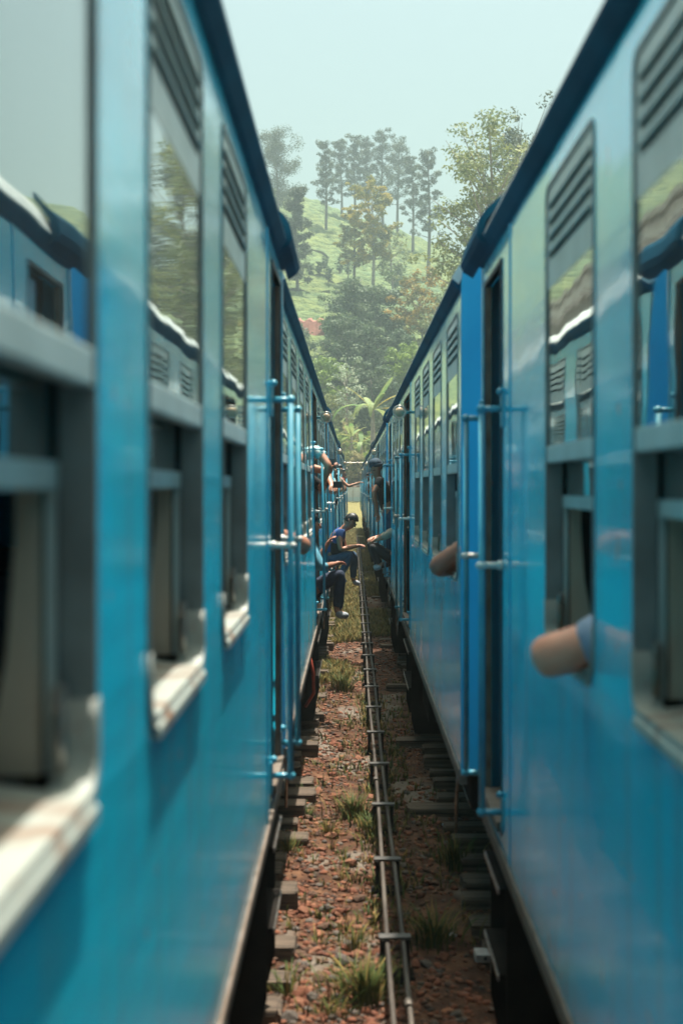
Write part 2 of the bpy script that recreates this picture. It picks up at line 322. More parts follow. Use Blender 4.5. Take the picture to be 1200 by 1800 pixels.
# dark terrace edges (low dry-stone steps between the tea strips) and a bare red cut
terr = MB()
for (px0, px1, y0, dy) in ((500, 600, 236, 1.5), (520, 760, 219, -3), (500, 580, 205, 2)):
    n = 24; top = []; 
    for i in range(n + 1):
        y = y0 + dy * math.sin(i / n * 2.2); x = at(px0 + (px1 - px0) * i / n, y)
        z = float(tea(np.array([x]), np.array([y]))[0]); top.append((x, y, z))
    for i in range(n):
        a, b_ = top[i], top[i + 1]
        vs_ = [terr.bm.verts.new(p) for p in ((a[0], a[1]-.2, a[2]-.9), (b_[0], b_[1]-.2, b_[2]-.9), (b_[0], b_[1]-.1, b_[2]+.35), (a[0], a[1]-.1, a[2]+.35), (a[0], a[1]+.4, a[2]-.9), (b_[0], b_[1]+.4, b_[2]-.9), (b_[0], b_[1]+.3, b_[2]+.35), (a[0], a[1]+.3, a[2]+.35))]
        for q in ((0,1,2,3),(5,4,7,6),(3,2,6,7)): terr.bm.faces.new([vs_[k] for k in q])
tag(terr.build('terrace_wall', mat('terrace_stone', (0.05, 0.06, 0.035), 0.9, col2=(0.11, 0.10, 0.06), scale=1.2, bump=0.1)), 'low dark terrace walls stepping across the tea slope', kind='structure')
soil = MB(); x0, x1 = at(518, 184), at(570, 184); zz = hz(x0, 196)
for (dz, dx) in ((0, 0),):
    n = 10
    for i in range(n):
        xa = x0 + (x1 - x0) * i / n; xb = x0 + (x1 - x0) * (i + 1) / n
        za = zat(563, 185) + 0.2 * math.sin(i * 1.7); zb = zat(563, 185) + 0.2 * math.sin((i + 1) * 1.7)
        vv = [soil.bm.verts.new(p) for p in ((xa, 183, zat(608, 183)), (xb, 183, zat(608, 183)), (xb, 185, zb), (xa, 185, za), (xb, 196, zb + 1.6), (xa, 196, za + 1.6))]
        soil.bm.faces.new(vv[:4]); soil.bm.faces.new((vv[3], vv[2], vv[4], vv[5]))
tag(soil.build('soil_bank', mat('red_soil', (0.20, 0.07, 0.05), 0.95, col2=(0.30, 0.12, 0.085), scale=0.8, bump=0.1)), 'bare red soil cut at the foot of the tea slope', kind='structure')

# ------------------------------------------------------------------ the trains
W_D = 0.10            # wall and window depth
ZT, ZG, ZR1, ZR0, ZI1, ZI0, ZS = 0.925, 0.615, 0.150, 0.100, 0.003, -0.034, -0.447
SK, EV = -1.40, 1.195
_cache = {}
def cached(key, fn):
    if key not in _cache: _cache[key] = fn()
    return _cache[key]
def rrect(y0, y1, z0, z1, r, rt=None, n=5):
    rt = r if rt is None else rt; pts = []
    for (cy, cz, a0, rr) in ((y1 - r, z0 + r, -90, r), (y1 - rt, z1 - rt, 0, rt), (y0 + rt, z1 - rt, 90, rt), (y0 + r, z0 + r, 180, r)):
        for i in range(n + 1):
            a = R(a0 + 90 * i / n); pts.append((cy + rr * math.cos(a), cz + rr * math.sin(a)))
    return pts
def wall_with_holes(outer, holes, x0, x1, name, m):
    """plate in the y-z plane between x0 and x1 with openings"""
    cu = bpy.data.curves.new('tmp', 'CURVE'); cu.dimensions = '2D'; cu.fill_mode = 'BOTH'; cu.extrude = abs(x1 - x0) / 2
    for pts in [outer] + holes:
        sp = cu.splines.new('POLY'); sp.points.add(len(pts) - 1); sp.use_cyclic_u = True
        for i, (a, b) in enumerate(pts): sp.points[i].co = (a, b, 0, 1)
    o = bpy.data.objects.new('tmp', cu); COL.objects.link(o)
    bpy.context.view_layer.update()
    me = bpy.data.meshes.new_from_object(o.evaluated_get(bpy.context.evaluated_depsgraph_get()))
    bpy.data.objects.remove(o); bpy.data.curves.remove(cu)
    xm = (x0 + x1) / 2
    co = np.empty(len(me.vertices) * 3, np.float32); me.vertices.foreach_get('co', co); co = co.reshape(-1, 3)
    new = np.stack([co[:, 2] + xm, co[:, 0], co[:, 1]], -1); me.vertices.foreach_set('co', new.ravel())
    me.update(); me.name = name; me.materials.clear(); me.materials.append(m)
    return me
WW = 0.86
def win_parts(s):
    """meshes of one window, local y 0..WW, local z as eye-relative + EYE, x inwards = +s"""
    E = EYE; P = {}
    def ring(y0, y1, z0, z1, t, x0, x1, r, rt, m, nm):
        return wall_with_holes(rrect(y0, y1, z0, z1, r, rt), [rrect(y0 + t, y1 - t, z0 + t, z1 - t, max(r - t, .01), max(rt - t, .01))], x0, x1, nm, m)
    P['frame'] = ring(0.001, WW - .001, ZS + E + .001, ZT + E - .001, 0.014, -0.004 * s, 0.046 * s, 0.075, 0.05, M['jamb'], 'window_frame')
    b = MB(); b.prism([(-0.014*s, ZS+E-.012), (-0.014*s, ZS+E+.006), (0.0*s, ZS+E+.020), (0.125*s, ZS+E+.036), (0.125*s, ZS+E+.002), (0.0*s, ZS+E-.012)], 0.055, WW - .055)
    P['sill'] = b.mesh('sill', M['sill'])
    def half(y0, y1, z0, r, top):
        return [(y1, z0 + top)] + [(y1 - r + r*math.cos(R(-t)), z0 + r + r*math.sin(R(-t))) for t in range(0, 91, 15)] + [(y0 + r - r*math.sin(R(t)), z0 + r - r*math.cos(R(t))) for t in range(0, 91, 15)] + [(y0, z0 + top)]
    o_ = half(.0035, WW - .0035, ZS + E + .0035, .073, .135); i_ = half(.026, WW - .026, ZS + E + .026, .052, .112)
    P['corner'] = wall_with_holes(o_ + i_[::-1], [], -.0075 * s, .050 * s, 'white_trim', M['sill'])
    P['panel'] = wall_with_holes([(0.016, ZG+E), (WW-.016, ZG+E), (WW-.016, ZT+E-.016), (0.016, ZT+E-.016)],
        [[(0.06, ZT+E-.085-.0470*k), (WW-.06, ZT+E-.085-.0470*k), (WW-.06, ZT+E-.058-.0470*k), (0.06, ZT+E-.058-.0470*k)] for k in range(4)], 0.002*s, 0.018*s, 'louvre_panel', M['louvre'])
    b = MB(); b.prism([(0.020*s, 0.004), (0.008*s, .0), (-0.010*s, -0.018), (-0.007*s, -0.023), (0.012*s, -0.006), (0.026*s, -.004)], 0.058, WW-.058)
    P['slat'] = b.mesh('louvre_slat', M['louvre'])
    P['pane'] = MB().box(0.003*s, 0.007*s, 0.016, WW-.016, ZR1+E, ZG+E).mesh('pane', M['pane'])
    b = MB(); b.box(-0.001*s, 0.028*s, 0.015, WW-.015, ZR0+E, ZR1+E, .004); P['rail'] = b.mesh('sash_rail', M['alu'])
    b = MB(); b.box(0.047*s, 0.066*s, 0.004, WW-.004, ZI0+E, ZI1+E, .004)
    b.box(0.049*s, 0.064*s, WW-.014, WW-.004, ZS+E+.04, ZI0+E); b.box(0.049*s, 0.064*s, 0.006, .036, ZS+E+.04, ZI0+E)
    P['inner'] = b.mesh('inner_sash', M['alu'])
    P['pane2'] = MB().box(0.054*s, 0.058*s, 0.008, WW-.008, ZI1+E, ZG+E).mesh('inner_pane', M['pane'])
    b = MB()
    prof = [(0.070, ZT), (0.070, -.10), (0.070, -.25), (0.070, -.36), (0.068, ZS + .04)]
    for i in range(len(prof) - 1):
        (xa, za), (xb, zb) = prof[i], prof[i+1]
        wa, wb = 0.05 + .0*i, 0.05
        wa = 0.030 + max(0, -za - .1) ** 2 * .45; wb = 0.030 + max(0, -zb - .1) ** 2 * .45
        vs_ = [b.bm.verts.new(p) for p in ((xa*s, .83, za+E), ((xa+wa)*s, .83, za+E), ((xa+wa)*s, .858, za+E), (xa*s, .858, za+E), (xb*s, .83, zb+E), ((xb+wb)*s, .83, zb+E), ((xb+wb)*s, .858, zb+E), (xb*s, .858, zb+E))]
        for q in ((0,1,5,4),(1,2,6,5),(2,3,7,6),(3,0,4,7)): b.bm.faces.new([vs_[k] for k in q])
    P['post'] = b.mesh('lining_post', M['cream'])
    b = MB(); b.tube([(0.036*s, WW-.05, ZS+E+.05), (0.036*s, WW-.05, ZS+E+.14)], .009, 8); b.box(0.028*s, .046*s, WW-.07, WW-.035, ZS+E+.13, ZS+E+.16, .004)
    P['latch'] = b.mesh('window_catch', M['steel'])
    return P
def add_window(root, s, u, off_open=True):
    P = cached(('win', s), lambda: win_parts(s))
    o = inst('window', P['frame'], root, (0, u, 0))
    for k, nm in (('sill', 'sill'), ('corner', 'white_trim'), ('panel', 'louvre_panel'), ('pane', 'pane'), ('rail', 'sash_rail'), ('inner', 'inner_sash'), ('pane2', 'inner_pane'), ('post', 'lining_post'), ('latch', 'window_catch')):
        inst(nm, P[k], o)
    for k in range(4): inst('louvre_slat', P['slat'], o, (0, 0, ZT + EYE - .052 - .047 * k))
FLOOR = -1.18
DT = 0.90
def add_handrail(root, s, u):
    def f():
        b = MB(); z1, z0 = EYE + .33, EYE - 1.24
        b.tube([(-.082*s, 0, z0), (-.082*s, 0, z1)], .0128, 10); return b.mesh('handrail', M['rail'])
    def g():
        b = MB(); b.tube([(0.0, 0, 0), (-.098*s, 0, 0)], .0125, 10); b.ball((-.084*s, 0, 0), .019, sub=2); b.box(-.008*s, .0, -.035, .035, -.07, .06, .003); b.ball((-.012*s, 0, .068), .017, sub=1)
        return b.mesh('rail_bracket', M['rail'])
    def g2():
        b = MB(); b.tube([(0.0, 0, 0), (-.082*s, 0, 0)], .013, 8); b.ball((-.082*s, 0, 0), .026, .026, .017); b.ball((-.01*s, 0, 0), .02); return b.mesh('rail_knob', M['white'])
    o = inst('handrail', cached(('hr', s), f), root, (0, u, 0))
    inst('rail_bracket', cached(('hb', s), g), o, (0, 0, EYE + .33)); inst('rail_knob', cached(('hk', s), g2), o, (0, 0, EYE - .275))
    inst('rail_bracket', cached(('hb', s), g), o, (0, 0, EYE - 1.23))
def add_steps(root, s, u0, u1):
    w_ = u1 - u0
    def stringer():
        b = MB()
        b.prism([(.02*s, EYE+SK+.03), (.02*s, EYE-2.18), (.05*s, EYE-2.32), (.52*s, EYE-2.32), (.52*s, EYE+SK+.03)], 0, .025)
        return b.mesh('step_stringer', M['dark'])
    def tread():
        b = MB(); b.box(-.005*s, .24*s, .026, w_ - .026, -.012, .012, .003); return b.mesh('tread', M['dark'])
    def nose():
        b = MB(); b.box(-.012*s, -.006*s, .03, w_ - .03, -.013, .010, .002); return b.mesh('tread_nosing', M['steel'])
    o = inst('footstep', cached(('st', s), stringer), root, (0, u0, 0)); inst('step_stringer', cached(('st', s), stringer), o, (0, w_ - .025, 0))
    for z in (-1.56, -1.90):
        inst('tread', cached(('tr', s, round(w_, 2)), tread), o, (0, 0, EYE + z)); inst('tread_nosing', cached(('tn', s, round(w_, 2)), nose), o, (0, 0, EYE + z))
def add_lamp(root, s, u, z):
    b = MB(); b.tube([(0.02*s, 0, 0), (-.07*s, 0, 0), (-.085*s, -.02, 0)], .014, 8); o = b.build('marker_lamp', M['chrome'], root); o.location = (0, u, EYE + z)
    c = (-.105*s, 0)
    def shell():
        b = MB(); b.tube([(c[0], .07, 0), (c[0], .03, 0), (c[0], -.04, 0), (c[0], -.05, 0)], [.03, .055, .065, .062], 20); return b.mesh('lamp_housing', M['chrome'])
    def lens():
        b = MB(); b.ball((c[0], -.048, 0), .044, .025, .044, sub=3); return b.mesh('lens', M['lampglass'])
    inst('lamp_housing', cached(('ls', s), shell), o); inst('lens', cached(('ll', s), lens), o)
def add_door(root, s, u0, u1, open_frac):
    w_ = u1 - u0; E = EYE
    def frame():
        b = MB()
        b.box(-.006*s, .02*s, -.022, 0, E-1.33, E+DT+.02); b.box(-.006*s, .02*s, w_, w_+.022, E-1.33, E+DT+.02); b.box(-.006*s, .02*s, 0, w_, E+DT, E+DT+.02)
        return b.mesh('door_frame', M['rubber'])
    o = inst('doorway', cached(('df', s, round(w_, 2)), frame), root, (0, u0, 0))
    b = MB(); b.box(.0*s, .022*s, w_-.014, w_-.001, E-1.30, E+DT-.002)
    b.box(-.02*s, .12*s, .0, w_, E+FLOOR-.14, E+FLOOR-.10, .004); b.build('worn_edging', M['brown'], o)
    lw = w_ * (1 - open_frac)
    if lw > .05:
        b = MB(); b.box(.055*s, .085*s, .002, lw, E-1.27, E+DT-.01, .004)
        b.box(.045*s, .056*s, .05, max(lw-.05, .08), E-.95, E-.2, .004)
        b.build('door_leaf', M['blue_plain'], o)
    # leaf folded back inside at right angles
    b = MB(); b.box(.13*s, .62*s, w_+.05, w_+.085, E-1.17, E+DT-.01, .004); b.build('folded_leaf', M['inside'], o)
def bogie(s):
    E = 0
    b = MB()
    for d in (.55, 2.23):                                  # side frames (distance inside the wall)
        b.box(d*s-.05, d*s+.05, -1.35, 1.35, .62, .78, .01); b.box(d*s-.06, d*s+.06, -.3, .3, .45, .80, .01)
        for y in (-1.0, 1.0): b.box(d*s-.08, d*s+.08, y-.16, y+.16, .38, .66, .02)
        for y in (-.62, .62): b.tube([(d*s, y, .62), (d*s, y, .95)], .07, 8)
    b.box(.6*s, 2.2*s, -.18, .18, .6, .85)
    return b.mesh('bogie', M['dark'])
def wheel(s):
    b = MB(); b.tube([(.62*s, 0, 0), (.66*s, 0, 0), (.665*s, 0, 0), (.78*s, 0, 0)], [.40, .41, .455, .455], 24)
    b.tube([(2.08*s, 0, 0), (2.2*s, 0, 0)], .43, 24); b.tube([(.78*s, 0, 0), (2.08*s, 0, 0)], .06, 8)
    return b.mesh('wheelset', M['rust'])
def carriage(s, wx, y0, zoff, roll, wins, doors, length, label, closed=None, lamps=(), hood_end=True, seats=True):
    E = EYE; root = empty('railway_carriage', (wx, y0, zoff)); root.rotation_euler[1] = roll
    tag(root, label, 'railway carriage', 'blue railway carriages of the two trains')
    holes = [rrect(u, u + WW, ZS + E, ZT + E, .075, .05) for u in wins]
    holes += [[(a, E - 1.30), (b, E - 1.30), (b, E + DT), (a, E + DT)] for a, b in doors]
    outer = [(0, SK + E), (length, SK + E), (length, 1.03 + E), (0, 1.03 + E)]
    key = ('wall', s, tuple(wins), tuple(doors), length)
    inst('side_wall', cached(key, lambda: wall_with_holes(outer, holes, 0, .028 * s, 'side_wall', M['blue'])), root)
    # inner lining leaves the openings free, closes the wall from inside
    big = [rrect(u - .12, u + WW + .12, ZS + E - .01, ZT + E + .01, .03, .03) for u in wins] + [[(a - .01, E - 1.25), (b + .01, E - 1.25), (b + .01, E + DT + .01), (a - .01, E + DT + .01)] for a, b in doors]
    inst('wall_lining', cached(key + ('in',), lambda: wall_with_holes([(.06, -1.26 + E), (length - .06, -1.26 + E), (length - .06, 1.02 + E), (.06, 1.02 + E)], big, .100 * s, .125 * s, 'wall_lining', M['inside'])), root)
    # skirt rail along the bottom
    def skirt():
        b = MB(); b.box(-.008*s, .03*s, 0, length, SK + E - .05, SK + E - .002, .003)
        b.box(-.012*s, .0*s, .02, length - .02, SK + E - .012, SK + E + .022, .003); return b.mesh('skirt_rail', M['brown'])
    inst('skirt_rail', cached(('skirt', s, length), skirt), root)
    def cornice():
        b = MB(); b.prism([(-.002*s, 1.000+E), (-.018*s, 1.012+E), (-.044*s, 1.048+E), (-.046*s, 1.062+E), (.03*s, 1.09+E), (.03*s, 1.0+E)], 0.002, length - .002)
        return b.mesh('cornice', M['soffit_shade'])
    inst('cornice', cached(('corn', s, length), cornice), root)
    if hood_end:
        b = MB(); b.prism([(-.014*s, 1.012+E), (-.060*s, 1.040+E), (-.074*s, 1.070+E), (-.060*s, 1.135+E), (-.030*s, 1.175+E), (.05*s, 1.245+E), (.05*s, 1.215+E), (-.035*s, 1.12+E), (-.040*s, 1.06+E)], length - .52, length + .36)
        b.build('door_hood', M['soffit_shade'], root)
    WID = 2.78
    def roof():
        prof = [(-.046, 1.064), (-.040, 1.078), (-.022, 1.108), (.006, 1.145), (.05, 1.190), (.13, 1.245), (.28, 1.32), (.6, 1.40), (1.0, 1.445), (WID/2, 1.46)]
        prof = prof + [(WID - x, z) for x, z in prof[-2::-1]]
        inner = [(WID/2 + (x - WID/2) * .975, z - .03) for x, z in prof]
        b = MB(); b.prism([(x*s, z+E) for x, z in prof] + [(x*s, z+E) for x, z in inner[::-1]], .0, length)
        return b.mesh('roof', M['roof'])
    inst('roof', cached(('roof', s, length), roof), root)
    def ribs():
        b = MB(); y = .8
        prof = [(.13, 1.246), (.28, 1.322), (.6, 1.402), (1.0, 1.447), (WID/2, 1.462)]; prof = prof + [(WID-x, z) for x, z in prof[-2::-1]]
        while y < length:
            b.tube([(x*s, y, z+E) for x, z in prof], .012, 5); y += 1.33
        for y in np.arange(2.2, length, 3.1): b.ball((WID/2*s, y, 1.49+E), .24, .24, .10)
        return b.mesh('roof_rib', M['roof'])
    inst('roof_rib', cached(('ribs', s, length), ribs), root)
    def shell():
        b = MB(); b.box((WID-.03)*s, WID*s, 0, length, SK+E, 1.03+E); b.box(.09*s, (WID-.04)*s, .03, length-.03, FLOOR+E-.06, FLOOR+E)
        return b.mesh('floor_and_far_side', M['inside'])
    inst('floor', cached(('shell', s, length), shell), root)
    def endw():
        p = [(.0, SK), (.0, 1.03), (.006, 1.10), (.03, 1.15), (.09, 1.205), (.28, 1.29), (.6, 1.37), (WID/2, 1.43)]
        p = p + [(WID - x, z) for x, z in p[-2::-1]]
        b = MB(); b.prism([(x*s, z+E) for x, z in p], -.012, .03)
        for (a, bb) in ((.35, .38), (.75, .78), (2.0, 2.03), (2.4, 2.43)): b.box(a*s, bb*s, -.03, -.012, SK+E+.05, E+1.1)
        b.box(.9*s, 1.9*s, -.30, -.012, FLOOR+E-.1, E+.95, .03)
        for k, z in enumerate((-.95, -.6, -.25, .1, .45, .8)): b.ball((.19*s, -.013, z+E), .012, .006, .012, sub=1)
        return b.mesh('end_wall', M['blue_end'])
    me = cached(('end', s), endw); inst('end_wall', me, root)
    e2 = inst('end_wall', me, root, (WID*s, length, 0)); e2.rotation_euler[2] = math.pi
    # corner post at both ends where wall and end meet
    b = MB(); b.box(-.006*s, .02*s, length-.03, length+.006, SK+E+.01, E+1.0, .004); b.build('corner_post', M['rail'], root)
    for i, u in enumerate(wins): add_window(root, s, u)
    for i, (a, b_) in enumerate(doors):
        add_door(root, s, a, b_, (closed or {}).get(i, 1.0)); add_handrail(root, s, a - .055); add_handrail(root, s, b_ + .055); add_steps(root, s, a, b_)
    for u, z in lamps: add_lamp(root, s, u, z)
    # vertical seams in the sheet
    def seam():
        b = MB(); b.box(-.004*s, .0, -.008, .008, SK+E+.03, E+1.0); return b.mesh('seam_strip', M['blue_plain'])
    for a, b_ in doors: inst('seam_strip', cached(('seam', s), seam), root, (0, a - .30, 0))
    # underframe
    def under():
        b = MB(); b.box(.06*s, .16*s, .1, length-.1, SK+E-.20, SK+E-.03, .01); b.box(.35*s, 2.4*s, .05, length-.05, SK+E-.25, SK+E+.05)
        b.box(.9*s, 1.9*s, -.35, .05, SK+E-.2, SK+E+.05, .03); b.tube([(1.4*s, -.62, SK+E-.08), (1.4*s, -.3, SK+E-.08)], .11, 10); b.tube([(1.4*s, length+.3, SK+E-.08), (1.4*s, length, SK+E-.08)], .11, 10)
        for d in (.5, 2.3): b.tube([(d*s, -.5, SK+E-.1), (d*s, 0, SK+E-.1)], [.17, .09], 12)
        return b.mesh('underframe', M['dark'])
    inst('underframe', cached(('und', s, length), under), root)
    def gear():
        b = MB()
        b.box(.10*s, .75*s, 4.9, 6.0, .55, SK+E-.10, .02); b.box(.13*s, .7*s, 8.0, 9.5, .50, SK+E-.10, .02); b.box(.10*s, .6*s, 9.8, 10.4, .62, SK+E-.10, .02)
        b.box(.12*s, .22*s, 5.2, 5.7, .48, .58, .01); b.tube([(.3*s, 6.4, .72), (.3*s, 7.6, .72)], .17, 14)
        return b.mesh('equipment_box', M['dark'])
    inst('equipment_box', cached(('gear', s), gear), root)
    def pipes():
        b = MB(); b.tube([(.08*s, .3, SK+E-.22), (.08*s, 3.2, SK+E-.24), (.08*s, 7.0, SK+E-.21), (.08*s, 11.0, SK+E-.24), (.08*s, length-.3, SK+E-.22)], .014, 6)
        b.tube([(.07*s, 1.0, SK+E-.10), (.05*s, 1.02, SK+E-.35), (.07*s, 1.3, SK+E-.60), (.10*s, 1.6, SK+E-.35), (.10*s, 1.65, SK+E-.1)], .010, 6)
        b.tube([(.07*s, 12.2, SK+E-.10), (.05*s, 12.2, SK+E-.40), (.07*s, 12.5, SK+E-.62), (.10*s, 12.9, SK+E-.4), (.10*s, 12.95, SK+E-.1)], .010, 6)
        return b.mesh('brake_pipe', M['steel'])
    inst('brake_pipe', cached(('pipe', s), pipes), root)
    for u in (2.4, length - 2.4):
        o = inst('bogie', cached(('bog', s), lambda: bogie(s)), root, (0, u, 0))
        wm = cached(('whl', s), lambda: wheel(s))
        for dy in (-1.0, 1.0): inst('wheelset', wm, o, (0, dy, .455 + .27 - .20))
        def bar():
            b = MB(); b.tube([(.42*s, -.72, .60), (.42*s, .72, .60)], .018, 6); b.box(.40*s, .48*s, -.12, .12, .46, .56, .01); return b.mesh('brake_bar', M['red'])
        inst('brake_bar', cached(('bar', s), bar), o)
    if s < 0 and y0 > 0:
        b = MB(); b.tube([(.02*s, 4.55, SK+E-.02), (-.012*s, 4.55, SK+E-.20), (-.016*s, 4.58, SK+E-.38), (.06*s, 4.62, SK+E-.50)], .014, 7); b.build('brake_hose', M['red'], root)
    # seats
    if seats:
        def seat():
            b = MB(); b.box(.16*s, 1.05*s, 0, .42, FLOOR+E+.02, FLOOR+E+.42, .03); b.box(.16*s, 1.05*s, .42, .52, FLOOR+E+.1, FLOOR+E+.95, .03); return b.mesh('seat', M['seat'])
        for u in wins: inst('seat', cached(('seat', s), seat), root, (0, u + .52, 0))
    return root

LEN = 14.75; PITCH = 15.4
end_d = (13.95, 14.60)
w1 = [11.81 - 1.33 * k for k in range(5)] + [.5, 1.83, 3.16]
w2 = [.2, 1.58, 2.96, 4.34, 8.35, 9.68, 11.01]
mid2 = (6.45, 7.75); end2 = (13.0, 13.75)
RXW = [.58, .536, .530, .525, .52, .515]; LXW = [-.34, -.352, -.35, -.335, -.33]
RW, LW = {}, {}
where = ['nearest the camera', 'second from the camera', 'third from the camera', 'fourth from the camera', 'fifth from the camera', 'farthest of its train']
for i in range(6):
    y0 = -8.4 + PITCH * i + (.05 if i else 0)
    lab = f'blue carriage of the right-hand train, {where[i]}'
    if i == 0: r = carriage(1, RXW[0], y0, -.03, 0, w1, [(4.6, 5.5), end_d], LEN, lab, {1: .42, 0: 1.0})
    else: r = carriage(1, RXW[i], y0, -.03, 0, w2, [mid2, end2], LEN, lab, {0: 1.0, 1: 1.0}, [(6.15, .72)], seats=i < 3)
    RW[i] = (RXW[i], y0)
whereL = where[:4] + ['last of its train']
for i in range(5):
    y0 = -7.95 + PITCH * i
    lab = f'blue carriage of the left-hand train, {whereL[i]}'
    if i == 0: r = carriage(-1, LXW[0], y0, .03, 0, [u - .18 for u in w1], [(4.5, 5.4), (13.90, 14.55)], LEN, lab, {1: .4, 0: 1.0})
    else: r = carriage(-1, LXW[i] + .021, y0, .03, -.019, w2, [mid2, end2], LEN, lab, {0: 1.0, 1: 1.0}, [(8.0, .72)], seats=i < 3)
    LW[i] = (LXW[i], y0)

# ------------------------------------------------------------------ tracks
def track(s, end_x, label):
    root = empty('railway_track', (0, 0, 0)); tag(root, label, kind='structure')
    cx = s * (1.79 if s < 0 else 1.98)
    for k, rx in enumerate((cx - .838, cx + .838)):
        b = MB(); b.prism([(rx-.065, .20), (rx+.065, .20), (rx+.065, .215), (rx+.012, .23), (rx+.012, .31), (rx+.036, .325), (rx+.036, .35), (rx-.036, .35), (rx-.036, .325), (rx-.012, .31), (rx-.012, .23), (rx-.065, .215)], -10, 110)
        b.build('rail', M['rust'], root)
    rnd = random.Random(5 + s)
    protos = []
    for v in range(6):
        b = MB(); b.box(-1.30, 1.30, -.11, .11, -.09, .09, .012)
        for q in b.bm.verts: q.co += Vector((rnd.uniform(-.012, .012), rnd.uniform(-.012, .012), rnd.uniform(-.010, .010)))
        protos.append(b.mesh('sleeper', M['wood']))
    y = 4.3
    while y < 66:
        prot = end_x + s * (rnd.choice((0, .02, .06, .10, .14)) if s < 0 else rnd.choice((0, .2, .24, .24, .26, .28, .25))) + s * rnd.uniform(0, .03)
        o = inst('sleeper', rnd.choice(protos), root, (prot + s * 1.30, y, .030 + rnd.choice((0, -.035)) * (s < 0) + rnd.uniform(-.02, .02) - .05 * (s > 0)))
        o.rotation_euler = (rnd.uniform(-.03, .03), rnd.uniform(-.008, .008), rnd.uniform(-.03, .03))
        y += .465 + rnd.uniform(-.05, .05)
track(-1, -.285, 'left-hand railway track with grey wooden sleepers poking out under the train')
track(1, .40, 'right-hand railway track with sleepers in the shade under the train')

# ------------------------------------------------------------------ signal rodding
rod = empty('signal_rodding', (.215, 7.23, 0)); tag(rod, 'pair of iron signal rods on low roller stands running between the tracks', 'signal rodding')
for dx in (-.034, .034):
    b = MB(); pts = [(dx + .006 * math.sin(y * .7 + dx * 40), y, .185 + .006 * math.sin(y * 1.3 + dx * 20)) for y in np.arange(-3, 60, .75)]
    b.tube(pts, .0135, 8); 
    for y in np.arange(-1.2 + dx * 8, 56, 5.4): b.tube([(dx, y, .187), (dx, y + .09, .187)], .020, 8)
    b.build('rod', M['rod'], rod)
b = MB(); b.box(-.082, .082, -.035, .035, .205, .217, .003); plate = b.mesh('stand_plate', M['plate'])
b = MB(); b.box(-.074, -.052, -.045, .045, -.05, .204, .003); b.box(.052, .074, -.045, .045, -.05, .204, .003); b.box(-.10, .10, -.07, .07, -.05, .03, .01)
leg = b.mesh('roller_stand', M['dark'])
b = MB(); b.tube([(-.052, 0, .158), (-.012, 0, .150), (.012, 0, .150), (.052, 0, .158)], [.016, .012, .012, .016], 10); roller = b.mesh('roller', M['rust'])
rnd = random.Random(9)
for k in range(-1, 32):
    o = inst('roller_stand', leg, rod, (rnd.uniform(-.004, .004), 1.507 * k, 0)); o.rotation_euler[2] = rnd.uniform(-.06, .06)
    inst('stand_plate', plate, o); inst('roller', roller, o)

# ------------------------------------------------------------------ stones
stone_mats = [mat('stone_red', (0.22, 0.070, 0.030), 0.9, col2=(0.10, 0.034, 0.018), scale=18, bump=0.003), mat('stone_brown', (0.14, 0.070, 0.038), 0.9, col2=(0.06, 0.032, 0.021), scale=18, bump=0.003),
              mat('stone_grey', (0.12, 0.095, 0.075), 0.9, col2=(0.065, 0.052, 0.043), scale=18, bump=0.003), mat('stone_pink', (0.27, 0.11, 0.055), 0.9, col2=(0.15, 0.06, 0.033), scale=18, bump=0.003)]
def stone_shape(seed):
    rs = np.random.RandomState(seed)
    b = bmesh.new(); bmesh.ops.create_icosphere(b, subdivisions=1, radius=1)
    for v in b.verts:
        v.co = Vector(v.co) * rs.uniform(.68, 1.15)
    for v in b.verts: v.co.z *= .62; v.co.x *= 1.15
    return b
protos = []
for k in range(12):
    b = stone_shape(k); me = bpy.data.meshes.new('stone'); b.to_mesh(me); b.free(); me.materials.append(stone_mats[(0, 0, 1, 0, 3, 2, 0, 1, 3, 0, 1, 2)[k]]); protos.append(me)
rnd = random.Random(31)
def stone_density(x, y):
    """more stones left of the rods and by the sleeper ends"""
    return .35 + .65 * float(smooth_noise(np.array([x * 2.2]), np.array([y * 1.0]), 77, 8, 0.8, 3.0)[0] > -.15)
n = 0
while n < 300:
    y = 6.3 + 7.5 * rnd.random() ** 1.5; x = rnd.uniform(-.36, .52)
    if x < .08 and rnd.random() > .75 - x or rnd.random() > stone_density(x, y): 
        if rnd.random() < .6: continue
    r = rnd.choice((.02, .024, .028, .034, .042, .052)) * (1.05 if x < 0 else .85)
    o = inst('stone', protos[rnd.randrange(12)], ground, (x, y, float(gz(x, y)) + r * .25)); o.scale = (r, r * rnd.uniform(.8, 1.1), r * rnd.uniform(.7, 1.1)); o.rotation_euler = (rnd.uniform(-.5, .5), rnd.uniform(-.5, .5), rnd.uniform(0, 6.3)); n += 1
